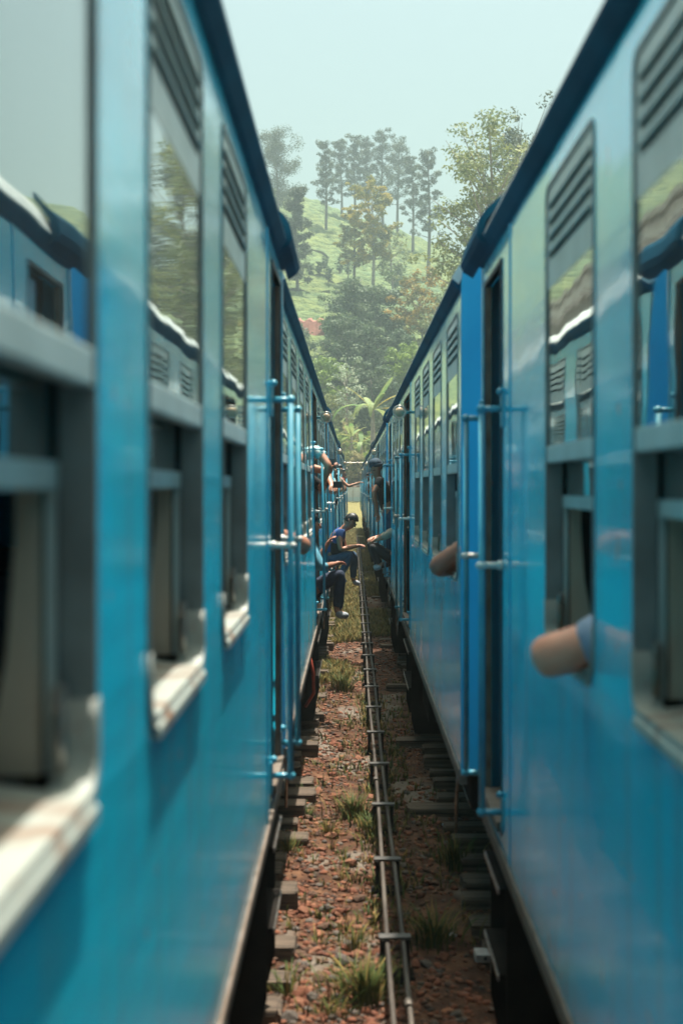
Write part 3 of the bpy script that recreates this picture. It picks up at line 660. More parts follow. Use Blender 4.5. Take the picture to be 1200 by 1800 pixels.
def scatter_stones(name, N, ymin, ymax, xr, rmin, rmax, seed, pw=1.5):
    rs = np.random.RandomState(seed)
    base = []
    for k in range(8):
        b = stone_shape(100 + k); base.append((np.array([v.co[:] for v in b.verts]), np.array([[v.index for v in f.verts] for f in b.faces]))); b.free()
    VS, FS, MI = [], [], []; off = 0
    y = ymin + (ymax - ymin) * rs.rand(N) ** pw; x = rs.uniform(xr[0], xr[1], N)
    dens = smooth_noise(x * 2.2, y * 1.0, 77, 8, 0.8, 3.0)
    keep = rs.rand(N) < np.clip(.45 + .5 * dens + .5 * (x < -.05), .2, 1); x, y = x[keep], y[keep]
    z = gz(x, y); r = rmin + (rmax - rmin) * rs.rand(len(x)) ** 2
    for i in range(len(x)):
        bv, bf = base[rs.randint(8)]; a = rs.uniform(0, 6.28); t = rs.uniform(-.5, .5)
        Rz = np.array([[math.cos(a), -math.sin(a), 0], [math.sin(a), math.cos(a), 0], [0, 0, 1]]) @ np.array([[1, 0, 0], [0, math.cos(t), -math.sin(t)], [0, math.sin(t), math.cos(t)]])
        VS.append(bv @ Rz.T * r[i] + (x[i], y[i], z[i] + r[i] * .2)); FS.append(bf + off); off += len(bv)
        MI.append(np.full(len(bf), rs.choice(4, p=(.42, .28, .14, .16)), np.int32))
    me = np_mesh(name, np.concatenate(VS), np.concatenate(FS), stone_mats, nper=3); me.polygons.foreach_set('material_index', np.concatenate(MI))
    return inst(name, me, ground)
o = scatter_stones('gravel', 22000, 5.8, 26, (-.75, 1.0), .007, .030, 41); tag(o, kind='stuff')
o = scatter_stones('gravel', 3500, 20, 60, (-.75, 1.0), .018, .04, 43, 1.2); tag(o, kind='stuff')

# ------------------------------------------------------------------ grass
def grass_mat(name, a, b): return mat(name, a, 0.7, col2=b, scale=6, spec=.25)
G = [grass_mat('grass_green', (0.035, 0.065, 0.010), (0.085, 0.105, 0.02)), grass_mat('grass_straw', (0.26, 0.175, 0.045), (0.13, 0.10, 0.025)), grass_mat('grass_dark', (0.022, 0.045, 0.010), (0.05, 0.075, 0.015))]
def blades(name, pts, hmin, hmax, per, spread, seed, wid=.004, mats=G, probs=(.55, .3, .15), parent=None):
    """pts: list of (x, y, scale)"""
    rs = np.random.RandomState(seed); P = np.repeat(np.array(pts, float), per, axis=0); n = len(P)
    a = rs.uniform(0, 2*np.pi, n); rr = np.abs(rs.normal(0, spread, n)) * P[:, 2]
    x = P[:, 0] + rr * np.cos(a); y = P[:, 1] + rr * np.sin(a); z = gz(x, y) - .004
    h = rs.uniform(hmin, hmax, n) * P[:, 2]; lean = rs.uniform(.1, .75, n) * h; w = wid * rs.uniform(.6, 1.4, n) * np.clip(P[:, 2], .6, 2)
    la = a + rs.normal(0, .5, n); dx, dy = np.cos(la), np.sin(la); sx, sy = -dy, dx
    rings = []
    for t, wf in ((0, 1), (.35, .9), (.7, .6), (1, .06)):
        cx = x + dx * lean * t**2; cy = y + dy * lean * t**2; cz = z + h * t * (1 - .25 * t)
        rings.append(np.stack([cx - sx*w*wf, cy - sy*w*wf, cz], -1)); rings.append(np.stack([cx + sx*w*wf, cy + sy*w*wf, cz], -1))
    V = np.stack(rings, 1).reshape(-1, 3); b = (np.arange(n) * 8)[:, None]
    F = np.concatenate([b + np.array([[0, 1, 3, 2]]), b + np.array([[2, 3, 5, 4]]), b + np.array([[4, 5, 7, 6]])], 0)
    me = np_mesh(name, V, F, mats); mi = rs.choice(3, n, p=probs).astype(np.int32); me.polygons.foreach_set('material_index', np.tile(mi, 3))
    return inst(name, me, parent)
rs = np.random.RandomState(3); pts = []
def gdens(x, y): return smooth_noise(x * 1.6, y * .9, 123, 10, .6, 3.0)
N = 14000; y = 7 + 75 * rs.rand(N) ** 1.2; x = rs.uniform(-.55, .75, N); d = gdens(x, y) + np.clip((y - 14) / 7, -.12, 1.9) * np.where(x < .15, 1.0, .55)
k = d > .68; pts = np.stack([x[k], y[k], rs.uniform(.6, 1.3, k.sum()) * np.clip(1 + (y[k] - 15) / 60, 1, 1.5)], -1)
o = blades('grass', pts, .04, .14, 22, .045, 4, .0034, probs=(.30, .60, .10)); tag(o, 'dry yellow green grass growing between the sleepers and the rods', 'grass', kind='stuff')
rs = np.random.RandomState(8); N = 800; y = 6.4 + 14 * rs.rand(N) ** 1.2; x = np.where(rs.rand(N) < .45, rs.uniform(.08, .34, N), rs.uniform(-.45, .70, N)); k = (np.abs(x - .215) > .03) & (gdens(x, y) > -.35)
o = blades('weeds', np.stack([x[k], y[k], rs.uniform(.8, 1.6, k.sum())], -1), .03, .09, 10, .035, 15, .0034, probs=(.45, .35, .20)); tag(o, 'thin low weeds scattered among the stones along the signal rods', 'weeds', kind='stuff')
def px_ground(px, py, z=0.0):
    y = FPX * (EYE - z) / (py - 855); return at(px, y), y
tufts = [(640, 1762, 1.3, 'big clump of green grass at the bottom of the picture beside the rods', 150), (505, 1765, 1.0, 'tall green blades by the lowest sleeper end on the left', 26),
         (622, 1668, .85, 'dark green tuft on the pale patch left of the second roller stand', 50), (655, 1470, 1.1, 'tall green leaf blades hugging the left side of the rods', 60),
         (620, 1440, 1.2, 'wide mixed grass clump in the middle of the red stones', 130), (600, 1215, 1.4, 'sunlit green grass clump on the pale patch far down the strip', 130),
         (760, 1660, 1.3, 'shaded broad-leaved weeds right of the rods near the white scrap', 90), (800, 1520, 1.3, 'dark grass clump in the shade under the right-hand train', 80),
         (575, 1470, .8, 'small straw coloured tuft among the red stones', 50), (545, 1440, .7, 'low yellow-green tuft beside the sleeper ends', 40), (583, 1795, .7, 'bright green tuft cut by the lower edge of the picture', 50), (690, 1330, .8, 'thin weeds right of the rods in the half shade', 40),
         (505, 1510, .8, 'yellowish grass between two sleeper ends on the left', 60), (600, 1545, .6, 'sparse dry stalks on the bare red soil', 25)]
for i, (px, py, sc, lab, per) in enumerate(tufts):
    x, y = px_ground(px, py); o = blades('grass_tuft', [(0, 0, sc)], .08, .24, int(per * 2.2), .072, 60 + i, .0034, probs=(.55, .28, .17) if 'straw' not in lab and 'dry' not in lab else (.2, .75, .05))
    o.location = (x, y, float(gz(x, y)) - .01); tag(o, lab, 'grass tuft', 'grass tufts between the trains')

# ------------------------------------------------------------------ litter
x, y = px_ground(850, 1690, .02); lit = MB().box(-.05, .05, -.035, .035, 0, .045, .004).build('paper_carton', mat('dirty_carton', (.55, .50, .45), .7, col2=(.38, .30, .26), scale=20)); lit.location = (x, y, .03); lit.rotation_euler = (.25, .05, .1)
MB().box(-.008, .008, -.0368, -.0352, .015, .034).build('printed_mark', M['rubber'], lit); tag(lit, 'crushed pale carton with a dark mark on the dirt under the right-hand train', 'carton')
for (px, py, lab) in ((795, 1645, 'white scrap of paper on the shaded soil right of the rods'), (783, 1455, 'crumpled pale blue wrapper in the shade beside the right-hand track')):
    x, y = px_ground(px, py); b = MB(); b.ball((0, 0, 0), .026, .02, .014, sub=2, noise=.3, seed=px); o = b.build('litter', mat('litter_' + str(px), (.75, .75, .72) if px == 795 else (.35, .5, .6), .6, col2=(.6, .6, .58) if px == 795 else (.25, .4, .5), scale=20)); o.location = (x, y, float(gz(x, y)) + .01); tag(o, lab, 'litter')
b = MB(); b.prism([(-.03, 0), (.03, 0), (.03, .02), (-.03, .02)], -.16, .16); 

# ------------------------------------------------------------------ trees
def leaf_mat(name, a, b):
    m = mat(name, a, .6, col2=b, scale=.55, spec=.25, detail=3); t = m.node_tree; p = t.nodes['Principled BSDF']; N = t.nodes.new
    tl = N('ShaderNodeBsdfTranslucent'); mx = N('ShaderNodeMixShader'); mx.inputs[0].default_value = .35
    src = p.inputs['Base Color'].links[0].from_socket; t.links.new(src, tl.inputs[0])
    t.links.new(p.outputs[0], mx.inputs[1]); t.links.new(tl.outputs[0], mx.inputs[2]); t.links.new(mx.outputs[0], t.nodes['Material Output'].inputs[0])
    return m
LM = {'pine': leaf_mat('leaf_grey_green', (.040, .062, .040), (.10, .12, .065)), 'gold': leaf_mat('leaf_gold', (.40, .30, .035), (.16, .18, .045)), 'olive': leaf_mat('leaf_olive', (.26, .28, .09), (.12, .16, .07)),
      'dense': leaf_mat('leaf_dense', (.045, .085, .045), (.12, .16, .08)), 'orange': leaf_mat('leaf_orange', (.36, .22, .035), (.12, .15, .045)), 'lime': leaf_mat('leaf_lime', (.24, .33, .05), (.12, .19, .05)),
      'silver': leaf_mat('leaf_silver', (.50, .55, .42), (.24, .32, .20)), 'banana': leaf_mat('leaf_banana', (.14, .26, .08), (.32, .36, .14)), 'dry': leaf_mat('leaf_dry', (.42, .36, .18), (.24, .25, .10))}
BARK = mat('bark', (.10, .085, .07), .9, col2=(.17, .15, .13), scale=3, mscale=(3, 3, .5), bump=.03); BARKP = mat('bark_pale', (.24, .20, .17), .9, col2=(.33, .29, .25), scale=3, bump=.02)
def leaf_cloud(centres, radii, counts, size, seed, flat=.75, up=.5):
    rs = np.random.RandomState(seed); Vs = []
    for c, r, n in zip(centres, radii, counts):
        d = rs.normal(0, 1, (n, 3)); d /= np.linalg.norm(d, axis=1)[:, None] + 1e-9
        p = np.array(c) + d * (r * rs.rand(n, 1) ** .45) * (1, 1, flat)
        nrm = d * .7 + rs.normal(0, .6, (n, 3)); nrm[:, 2] += up; nrm /= np.linalg.norm(nrm, axis=1)[:, None]
        t = np.cross(nrm, rs.normal(0, 1, (n, 3))); t /= np.linalg.norm(t, axis=1)[:, None]; b = np.cross(nrm, t)
        sz = size * rs.uniform(.6, 1.4, (n, 1)); 
        Vs.append(np.stack([p - t*sz*.9, p + b*sz*.5, p + t*sz*.9, p - b*sz*.5], 1).reshape(-1, 3))
    V = np.concatenate(Vs); return V, np.arange(len(V)).reshape(-1, 4)
def tree(name, x, y, h, crown0, rad, kind, label, cat, group, seed, nleaf, style='pine', bark=BARK, zb=None, lsize=.22, clump=1.0):
    z0 = (hz(x, y) if y > 112 else 0.0) if zb is None else zb
    rnd = random.Random(seed); root = empty(name, (x, y, z0 - .3)); tag(root, label, cat, group)
    tr = MB(); sway = rnd.uniform(-.03, .03); r0 = h * .013 + .05
    axis = [Vector((sway * h * (t ** 1.5) + .01*h*math.sin(4*t+seed), .01*h*math.cos(5*t), t * h * (.97 if style == 'pine' else .80))) for t in np.linspace(0, 1, 9)]
    tr.tube(axis, [r0 * (1 - .85 * t) + .02 for t in np.linspace(0, 1, 9)], 7)
    def ax(t): i = min(int(t * 8), 7); return axis[i].lerp(axis[i+1], t * 8 - i)
    cs, rr = [], []
    nb = {'pine': 40, 'round': 30, 'dense': 34, 'open': 30}[style]; nb = 80 if nleaf > 8500 and style == 'open' else nb
    for k in range(nb):
        t = crown0 + (1 - crown0) * (k + rnd.random()) / nb
        if style == 'pine': L = rad * (1.0 - .60 * ((t - crown0) / (1 - crown0)) ** 1.5) * rnd.uniform(.35, 1.2); rise = rnd.uniform(.2, .9)
        else:
            q = (t - crown0) / (1 - crown0); L = rad * (math.sin(math.pi * min(.999, .12 + .80 * q)) ** .6) * rnd.uniform(.45, 1.12); rise = .35 + .3 * q
        a = k * 2.4 + rnd.uniform(-.6, .6); p0 = ax(min(t, .999)); d = Vector((math.cos(a), math.sin(a), rise)); p1 = p0 + d * L
        if style in ('round', 'dense', 'open') and t > .8: p1.z += (h * .97 - axis[-1].z) * rnd.random()
        tr.tube([p0, p0.lerp(p1, .5) + Vector((0, 0, -.03 * L)), p1], [r0 * .28, r0 * .16, .02], 4, cap=False)
        m_ = 3 if style == 'pine' else 4
        for q in range(m_):
            f = rnd.uniform(.4, 1.1); cs.append(tuple(p0.lerp(p1, f) + Vector((rnd.uniform(-1, 1), rnd.uniform(-1, 1), rnd.uniform(-.3, .6))) * rad * .14)); rr.append(rad * rnd.uniform(.10, .22) * clump)
    if style == 'dense':
        for k in range(40):
            a = rnd.uniform(0, 6.28); q = rnd.uniform(.1, .95); cs.append((math.cos(a) * rad * .75 * math.sin(math.pi * q) ** .5, math.sin(a) * rad * .75 * math.sin(math.pi * q) ** .5, h * (crown0 + (1 - crown0) * q))); rr.append(rad * rnd.uniform(.18, .32))
    tr.build('trunk', bark, root)
    tot = sum(r ** 2 for r in rr); cnt = [max(3, int(nleaf * r ** 2 / tot)) for r in rr]
    V, F = leaf_cloud(cs, rr, cnt, lsize, seed, .8 if style == 'pine' else .6)
    inst('crown', np_mesh('crown', V, F, LM[kind]), root); return root
# ridge trees (photo column, foot row, top row, distance)
ridge = [(574, 415, 245, 262, 2.9, 'slim dark tree standing alone as leftmost of the skyline clump'), (600, 402, 243, 282, 3.2, 'dark skyline tree second from the left of the clump'),
         (622, 400, 236, 284, 3.0, 'narrow dark skyline tree behind the golden tree'), (648, 400, 240, 286, 3.3, 'leaning skyline tree just left of the tallest one'),
         (673, 402, 224, 284, 3.8, 'tallest dark skyline tree in the middle of the clump'), (700, 410, 242, 286, 3.8, 'broad dark skyline tree right of the tallest one'),
         (727, 436, 272, 262, 2.6, 'slim skyline tree second from the right of the clump'), (752, 470, 255, 236, 3.0, 'slim bare-stemmed tree as rightmost of the skyline clump'),
         (487, 420, 230, 262, 5.6, 'tall grey-green tree rising beside the left train roof'), (521, 515, 325, 205, 2.6, 'smaller grey-green tree at the end of the left train hood')]
for i, (px, pf, pt, y, rad, lab) in enumerate(ridge):
    z0 = hz(at(px, y), y); h = zat(pt, y) - z0
    tree('skyline_tree', at(px, y), y, h, .34 if i < 8 else .15, rad, 'pine', lab, 'tree', 'tall dark trees on the hill skyline', 200 + i, 7000 if i < 8 else 15000, 'pine', lsize=.155, clump=1.15 if i < 8 else 1.5)
def T(px, pt, y, rad, kind, lab, seed, n, style='open', crown0=.3, bark=BARK, lsize=.22, group='trees on the slope behind the trains', name='tree', clump=1.0, zb=None):
    x = at(px, y); z0 = hz(x, y) if zb is None else zb
    return tree(name, x, y, zat(pt, y) - z0, crown0, rad, kind, lab, 'tree', group, seed, n, style, bark, zb, lsize, clump)
T(655, 306, 212, 4.2, 'gold', 'golden-leaved tree in front of the skyline clump', 301, 6500, 'open', .42, BARKP, .24)
T(620, 342, 216, 3.4, 'gold', 'smaller golden tree with a dark forked stem', 302, 4200, 'open', .35, BARK, .24)
T(690, 395, 214, 3.6, 'olive', 'loose olive tree on the tea slope right of the golden one', 303, 1600, 'open', .35, BARKP, .22)
T(880, 178, 120, 6.4, 'olive', 'big olive-leaved tree rising above the right train roof', 304, 20000, 'open', .10, BARKP, .19, zb=1, clump=1.15)
T(912, 152, 135, 5.8, 'pine', 'dark crown showing behind the big olive tree', 305, 11000, 'open', .3, BARK, .18, zb=2)
T(850, 330, 128, 3.8, 'olive', 'light tree with hanging twigs beside the right train hood', 306, 3000, 'open', .15, BARK, .16, zb=1.5)
T(640, 497, 172, 5.6, 'dense', 'large round grey-green tree filling the middle of the slope foot', 307, 16000, 'dense', .05, BARK, .22)
T(742, 478, 170, 4.2, 'orange', 'orange and green tree by the right train roof line', 308, 8500, 'dense', .05, BARK, .2)
T(605, 560, 160, 4.4, 'dense', 'dark leafy tree below the round grey-green one', 309, 10000, 'dense', .02, BARK, .2)
T(675, 572, 158, 4.6, 'dense', 'dark leafy tree right of the silvery one', 310, 10000, 'dense', .02, BARK, .2)
T(565, 620, 152, 2.8, 'lime', 'bright lime bushy tree at the left train eave', 311, 5000, 'dense', .02, BARK, .18)
T(715, 600, 154, 3.4, 'lime', 'green leafy tree against the right train eave', 312, 6500, 'dense', .02, BARK, .18)
T(608, 618, 141, 1.9, 'silver', 'young pale tree with silvery leaf clusters', 313, 900, 'open', .45, BARKP, .17, clump=1.25)
T(655, 640, 148, 3.6, 'dense', 'dark bushy tree behind the banana plant', 314, 7000, 'dense', .0, BARK, .18)
T(585, 690, 143, 2.3, 'olive', 'pale shrub under the lime tree', 315, 3500, 'dense', .0, BARK, .15)
T(695, 700, 143, 2.4, 'dense', 'green shrub tucked under the right train eave', 316, 3500, 'dense', .0, BARK, .15)
T(590, 560, 185, 2.4, 'lime', 'small tree beside the red soil cut', 317, 2600, 'open', .1, BARK, .2)
T(770, 560, 165, 3.6, 'olive', 'olive tree hidden low behind the right train roof', 318, 5000, 'dense', .0, BARK, .2)
T(470, 560, 180, 5.5, 'dense', 'broad green tree reflected behind the left train', 319, 6000, 'dense', .0, BARK, .24)
T(985, 340, 200, 5.5, 'dense', 'dark tree hidden behind the right train and mirrored in the left windows', 320, 6000, 'dense', .1, BARK, .26)
T(1040, 395, 215, 5.5, 'dense', 'low round tree mirrored in the left train windows', 321, 6000, 'dense', .05, BARK, .26)
rnd = random.Random(77)
lowb = [(618, 742, 134, 1.5, 'dry', 'dry brownish bush under the silvery tree'), (640, 760, 132, 1.6, 'lime', 'green bush at the foot of the banana stem'), (600, 752, 133, 1.5, 'lime', 'green bush beside the end of the left train'),
        (668, 752, 131, 1.5, 'olive', 'pale green bush beside the end of the right train'), (630, 785, 128.5, 1.3, 'dry', 'low straw bush above the pale bank'), (612, 790, 129, 1.2, 'olive', 'low olive bush at the left end of the pale bank'), (650, 790, 128.5, 1.2, 'lime', 'low green bush at the right end of the pale bank')]
for i, (px, pt, y, rad, kd, lab) in enumerate(lowb):
    x = at(px, y); z0 = hz(x, y); tree('bush', x, y, zat(pt, y) - z0, 0, rad, kd, lab, 'bush', 'bushes at the far end of the strip', 340 + i, 2600, 'dense', BARK, None, .11)
for i, (px, py, y) in enumerate(((560, 512, 218), (577, 522, 214), (597, 488, 226), (570, 498, 223), (545, 507, 219), (700, 488, 226), (695, 505, 217), (712, 500, 218), (612, 505, 221))):
    x = at(px, y); z0 = float(tea(np.array([x]), np.array([y]))[0])
    tree('tea_shrub', x, y, 2.4 + (i % 3) * .5, .35, .8 if i < 5 else 1.3, 'dense', ['round dark shrub on the tea slope by the upper terrace wall', 'small dark shrub on the tea slope near the left roof', 'dark lollipop shrub between the tea rows', 'tiny dark shrub highest on the left of the tea rows', 'dark shrub at the left edge of the tea slope', 'blue-green bushy shrub right of the golden trees', 'blue-green shrub just above the round tree', 'small blue-green shrub beside the orange tree', 'low shrub above the big round tree'][i], 'shrub', 'shrubs between the tea rows', 360 + i, 420, 'round', BARK, z0, .16)

# banana plants
def banana(px, y, ptop, zb, label, seed, nl=9, sc=1.0, lean=0):
    x = at(px, y); rnd = random.Random(seed); root = empty('banana_plant', (x, y, zb)); tag(root, label, 'banana plant', 'banana plants at the far end')
    h = zat(ptop, y) - zb; st = h * .72
    b = MB(); b.tube([(0, 0, -.5), (lean*.3, 0, st*.5), (lean, 0, st)], [.22*sc, .19*sc, .12*sc], 8); b.build('stem', BARKP, root)
    for k in range(nl):
        a = k * 2.4 + rnd.uniform(-.3, .3); up = rnd.uniform(.25, 1.25); L = h * rnd.uniform(.38, .5); wd = .26 * sc
        d = Vector((math.cos(a), math.sin(a) * .8, 0)); bm = bmesh.new(); rows = []
        for i in range(9):
            t = i / 8; c = Vector((lean, 0, st)) + d * (L * (math.sin(t * 1.4) * (.95 if up < .7 else .6))) + Vector((0, 0, L * (up * t - (.75 + .25*up) * t * t * (1.0 if up < .8 else .55))))
            ww = wd * math.sin(math.pi * min(.97, t * .92 + .06)) ** .7 * (.25 if t < .12 else 1)
            sd = Vector((-d.y, d.x, 0)).normalized(); rows.append([bm.verts.new(c - sd*ww + Vector((0, 0, -.25*ww))), bm.verts.new(c), bm.verts.new(c + sd*ww + Vector((0, 0, -.25*ww)))])
        for i in range(8):
            for j in range(2): bm.faces.new((rows[i][j], rows[i][j+1], rows[i+1][j+1], rows[i+1][j]))
        me = bpy.data.meshes.new('banana_leaf'); bm.to_mesh(me); bm.free(); me.materials.append(LM['banana'] if k % 4 else LM['gold']); inst('leaf', me, root)
banana(655, 127, 672, 3.0, 'tall banana plant with drooping fronds between the two train roofs', 11, 11, 1.15)
banana(618, 131, 740, 3.4, 'short banana plant with upright leaves beside the left train', 12, 8, .9)
banana(635, 130, 755, 3.2, 'small banana plant low in front of the tall one', 13, 7, .9)

# ------------------------------------------------------------------ far end: retaining wall, cable
fw = empty('retaining_wall', (0, 125.5, 0)); tag(fw, 'low white and grey concrete wall closing the far end of the strip', 'wall')
MW = mat('white_concrete', (.62, .63, .60), .8, col2=(.48, .49, .47), scale=2, bump=.02)
for k, (z0, z1, m_) in enumerate(((.6, 1.55, M['alu']), (1.56, 2.02, MW), (2.03, 2.42, MW))):
    for j in range(-4, 5): MB().box(j*2.0+.01, j*2.0+1.98, -.15 + .05*k, .35, z0, z1, .02).build('panel', m_, fw)
b = MB(); b.tube([(-12, 0, 0), (-4, 0, -.35), (4, 0, -.35), (12, 0, 0)], .03, 5); o = b.build('cable', M['steel']); o.location = (0, 124, zat(806, 124)); tag(o, 'thin pale cable strung across the far bank', 'cable')
for xx in (-12, 12):
    b = MB(); b.tube([(0, 0, -zat(806, 124)), (0, 0, .5)], [.12, .09], 8); b.build('cable_pole', BARK, o).location = (xx, 0, 0)

# goods shed left of the left train, seen only mirrored in the right-hand windows
sh = empty('goods_shed', (-6.4, 18, 0)); tag(sh, 'corrugated goods shed with white fascia standing beyond the left train', 'shed')
SHM = mat('shed_sheet', (.30, .29, .26), .6, .2, col2=(.20, .18, .16), scale=3, bump=.01)
b = MB(); 
prof = []
for k in range(0, 400):
    yy = k * .15; prof.append((.04 * (1 if k % 2 else -1), yy))
va = [b.bm.verts.new((x, y, 0)) for x, y in prof]; vb = [b.bm.verts.new((x, y, 8.6)) for x, y in prof]
for i in range(len(prof) - 1): b.bm.faces.new((va[i], va[i+1], vb[i+1], vb[i]))
b.build('corrugated_wall', SHM, sh)
MB().box(-.1, .35, -.5, 60.5, 8.6, 8.95).build('fascia', MW, sh)
b = MB(); b.prism([(.6, 8.96), (-5, 11), (-10.6, 8.96), (-10.6, 8.8), (-5, 10.8), (.6, 8.8)], -.6, 60.6); b.build('roof', SHM, sh)
for k in range(6): MB().box(.05, .09, 4 + k * 9, 7 + k * 9, 4.5, 6.6).build('window', M['rubber'], sh)

exec_people = True
# ------------------------------------------------------------------ people
SK1 = mat('skin_fair_brown', (.50, .25, .16), .5, col2=(.42, .18, .11), scale=9); SK0 = mat('skin_fair', (.86, .38, .25), .5, col2=(.74, .28, .17), scale=9); SK2 = mat('skin_brown', (.42, .19, .115), .5, col2=(.33, .14, .085), scale=9); SK3 = mat('skin_dark', (.13, .065, .045), .5, col2=(.10, .05, .035), scale=9)
for m_ in (SK1, SK2, SK3): m_.node_tree.nodes['Principled BSDF'].inputs['Subsurface Weight'].default_value = .08
HAIR = mat('black_hair', (.008, .008, .009), .45, col2=(.018, .016, .016), scale=40, bump=.003)
def cloth(n, c, c2=None): return mat('cloth_' + n, c, .85, col2=c2 or tuple(v * .65 for v in c), scale=14, bump=.004)
CL = {'blue': cloth('blue', (.03, .10, .30)), 'black': cloth('black', (.012, .012, .014)), 'jeans': cloth('jeans', (.03, .07, .13), (.05, .11, .19)), 'jeansd': cloth('jeans_dark', (.015, .03, .07)), 'grey': cloth('greyblue', (.34, .42, .56)),
      'floral': mat('cloth_floral', (.20, .50, .52), .8, col2=(.62, .60, .56), scale=30, cmin=.45, cmax=.55), 'white': cloth('white', (.6, .6, .6)), 'red': cloth('red', (.42, .03, .02)), 'cyan': cloth('cyan', (.12, .38, .50)), 'beige': cloth('beige', (.40, .33, .26)), 'green': cloth('green', (.05, .14, .09)), 'maroon': cloth('maroon', (.18, .03, .04))}
SHOE = cloth('canvas_shoe', (.35, .38, .42)); SHOED = cloth('dark_shoe', (.03, .03, .035)); PHONE = mat('phone_case', (.03, .10, .15), .3, col2=(.05, .14, .2), scale=20)
class Skel:
    def __init__(s): s.v, s.e, s.r = [], [], []
    def add(s, p, r, par=None):
        s.v.append(tuple(p)); s.r.append(r); i = len(s.v) - 1
        if par is not None: s.e.append((par, i))
        return i
    def build(s, name, m, parent, sub=2, root=0):
        me = bpy.data.meshes.new(name); me.from_pydata(s.v, s.e, []); me.materials.append(m)
        o = bpy.data.objects.new(name, me); link(o, parent)
        bm = bmesh.new(); bm.from_mesh(me); ly = bm.verts.layers.skin.verify(); bm.verts.ensure_lookup_table()
        for i, v in enumerate(bm.verts):
            r = s.r[i]; v[ly].radius = r if isinstance(r, tuple) else (r, r); v[ly].use_root = (i == root)
        bm.to_mesh(me); bm.free()
        o.modifiers.new('Skin', 'SKIN').use_smooth_shade = True; sb = o.modifiers.new('Sub', 'SUBSURF'); sb.levels = sb.render_levels = sub
        return o
def lerp(a, b, t): return tuple(a[i] + (b[i] - a[i]) * t for i in range(3))
def person(J, label, skin, shirt, pants, group, s, wx, shoes=SHOE, sleeve=.55, hat=None, hands=True, arm=1.0, origin=None, hold=None, face=None, hair=True):
    """J: joints in (a outwards from the wall, b along the track, c eye-relative height)"""
    def Wp(q): return Vector((wx - s * q[0], q[1], EYE + q[2]))
    W = {k: Wp(v) for k, v in J.items()}
    o0 = W['pelvis'].copy(); o0.z = W['pelvis'].z - .1
    root = empty('person', o0); tag(root, label, 'person', group)
    L = {k: v - o0 for k, v in W.items()}
    b = Skel(); pel = b.add(L['pelvis'], .125); wst = b.add(L['pelvis'].lerp(L['chest'], .5), .105, pel); ch = b.add(L['chest'], .13, wst)
    nb = b.add(L['chest'].lerp(L['neck'], .75), .062, ch); nk = b.add(L['neck'], .057, nb)
    hd = (L['head'] - L['neck']).normalized(); fd = Wp(face) - Wp((0, 0, 0)) if face else Vector((0, -1, 0)); fd = (fd - hd * fd.dot(hd)).normalized()
    h1 = b.add(L['neck'] + hd * .062 + fd * .018, .070, nk); h2 = b.add(L['neck'] + hd * .130 + fd * .012, .086, h1); b.add(L['neck'] + hd * .185, .066, h2)
    sh = Skel(); s0 = sh.add(L['pelvis'] + (L['chest']-L['pelvis'])*-.08, .140); s1 = sh.add(L['pelvis'].lerp(L['chest'], .5), .122, s0); s2 = sh.add(L['chest'], .148, s1); sh.add(L['chest'].lerp(L['neck'], .72), .070, s2)
    pn = Skel(); p0 = pn.add(L['pelvis'], .14); pn.add(L['pelvis'].lerp(L['chest'], .16), .135, p0)
    for sd in 'LR':
        S_, E_, H_ = L['sh' + sd], L['el' + sd], L['wr' + sd]
        i = b.add(S_, .060, ch); i = b.add(S_.lerp(E_, .45), .044 * arm, i); i = b.add(E_, .041 * arm * (1.12 if arm > 1 else 1), i); i = b.add(E_.lerp(H_, .3), .042 * arm * (1.08 if arm > 1 else 1), i); i = b.add(H_, .025, i)
        j = sh.add(S_, .074, s2)
        if sleeve > .05:
            j = sh.add(S_.lerp(E_, min(sleeve, .9)), .060 * max(1, arm * .97), j)
            if sleeve >= 1: j = sh.add(E_, .053, j); j = sh.add(E_.lerp(H_, min(.93, sleeve - 1)), .038, j)
        if hands:
            fw_ = (H_ - E_).normalized(); sdv = fw_.cross(Vector((0, 0, 1)));
            if sdv.length < .1: sdv = Vector((1, 0, 0))
            sdv.normalize(); dn = fw_.cross(sdv).normalized()
            if dn.z > 0: dn = -dn
            pm = b.add(H_ + fw_ * .05, .026, i)
            for k, (off, ln) in enumerate(((-.030, .066), (-.011, .078), (.010, .072), (.029, .056))):
                f = b.add(H_ + fw_ * .088 + sdv * off, .0095, pm); f = b.add(H_ + fw_ * (.088 + ln * .5) + sdv * off * 1.1 + dn * .016, .0085, f); b.add(H_ + fw_ * (.088 + ln * .75) + sdv * off * 1.05 + dn * .042, .0072, f)
            f = b.add(H_ + fw_ * .045 - sdv * .040 + dn * .01, .0115, i); b.add(H_ + fw_ * .085 - sdv * .052 + dn * .025, .009, f)
    for sd in 'LR':
        hp, kn, an = L['hip' + sd], L['kn' + sd], L['an' + sd]
        i = b.add(hp, .085, pel); i = b.add(kn, .055, i); i = b.add(kn.lerp(an, .35), .050, i); i = b.add(an, .034, i)
        tv = L.get('toe' + sd, an + Vector((-s * .15, 0, -.06))); b.add(an.lerp(tv, .6), .030, i)
        j = pn.add(hp, .096, p0); j = pn.add(hp.lerp(kn, .5), .083, j); j = pn.add(kn, .069, j); j = pn.add(kn.lerp(an, .5), .060, j); pn.add(kn.lerp(an, .95), .048, j)
        f = Skel(); q = f.add(an + Vector((0, 0, -.02)), .043); q = f.add(an.lerp(tv, .5) + Vector((0, 0, -.01)), .042, q); f.add(tv, .034, q); f.build('shoe', shoes, root)
    b.build('body', skin, root)
    sh.build('shirt', shirt, root); pn.build('trousers', pants, root)
    hc = L['neck'] + hd * .145
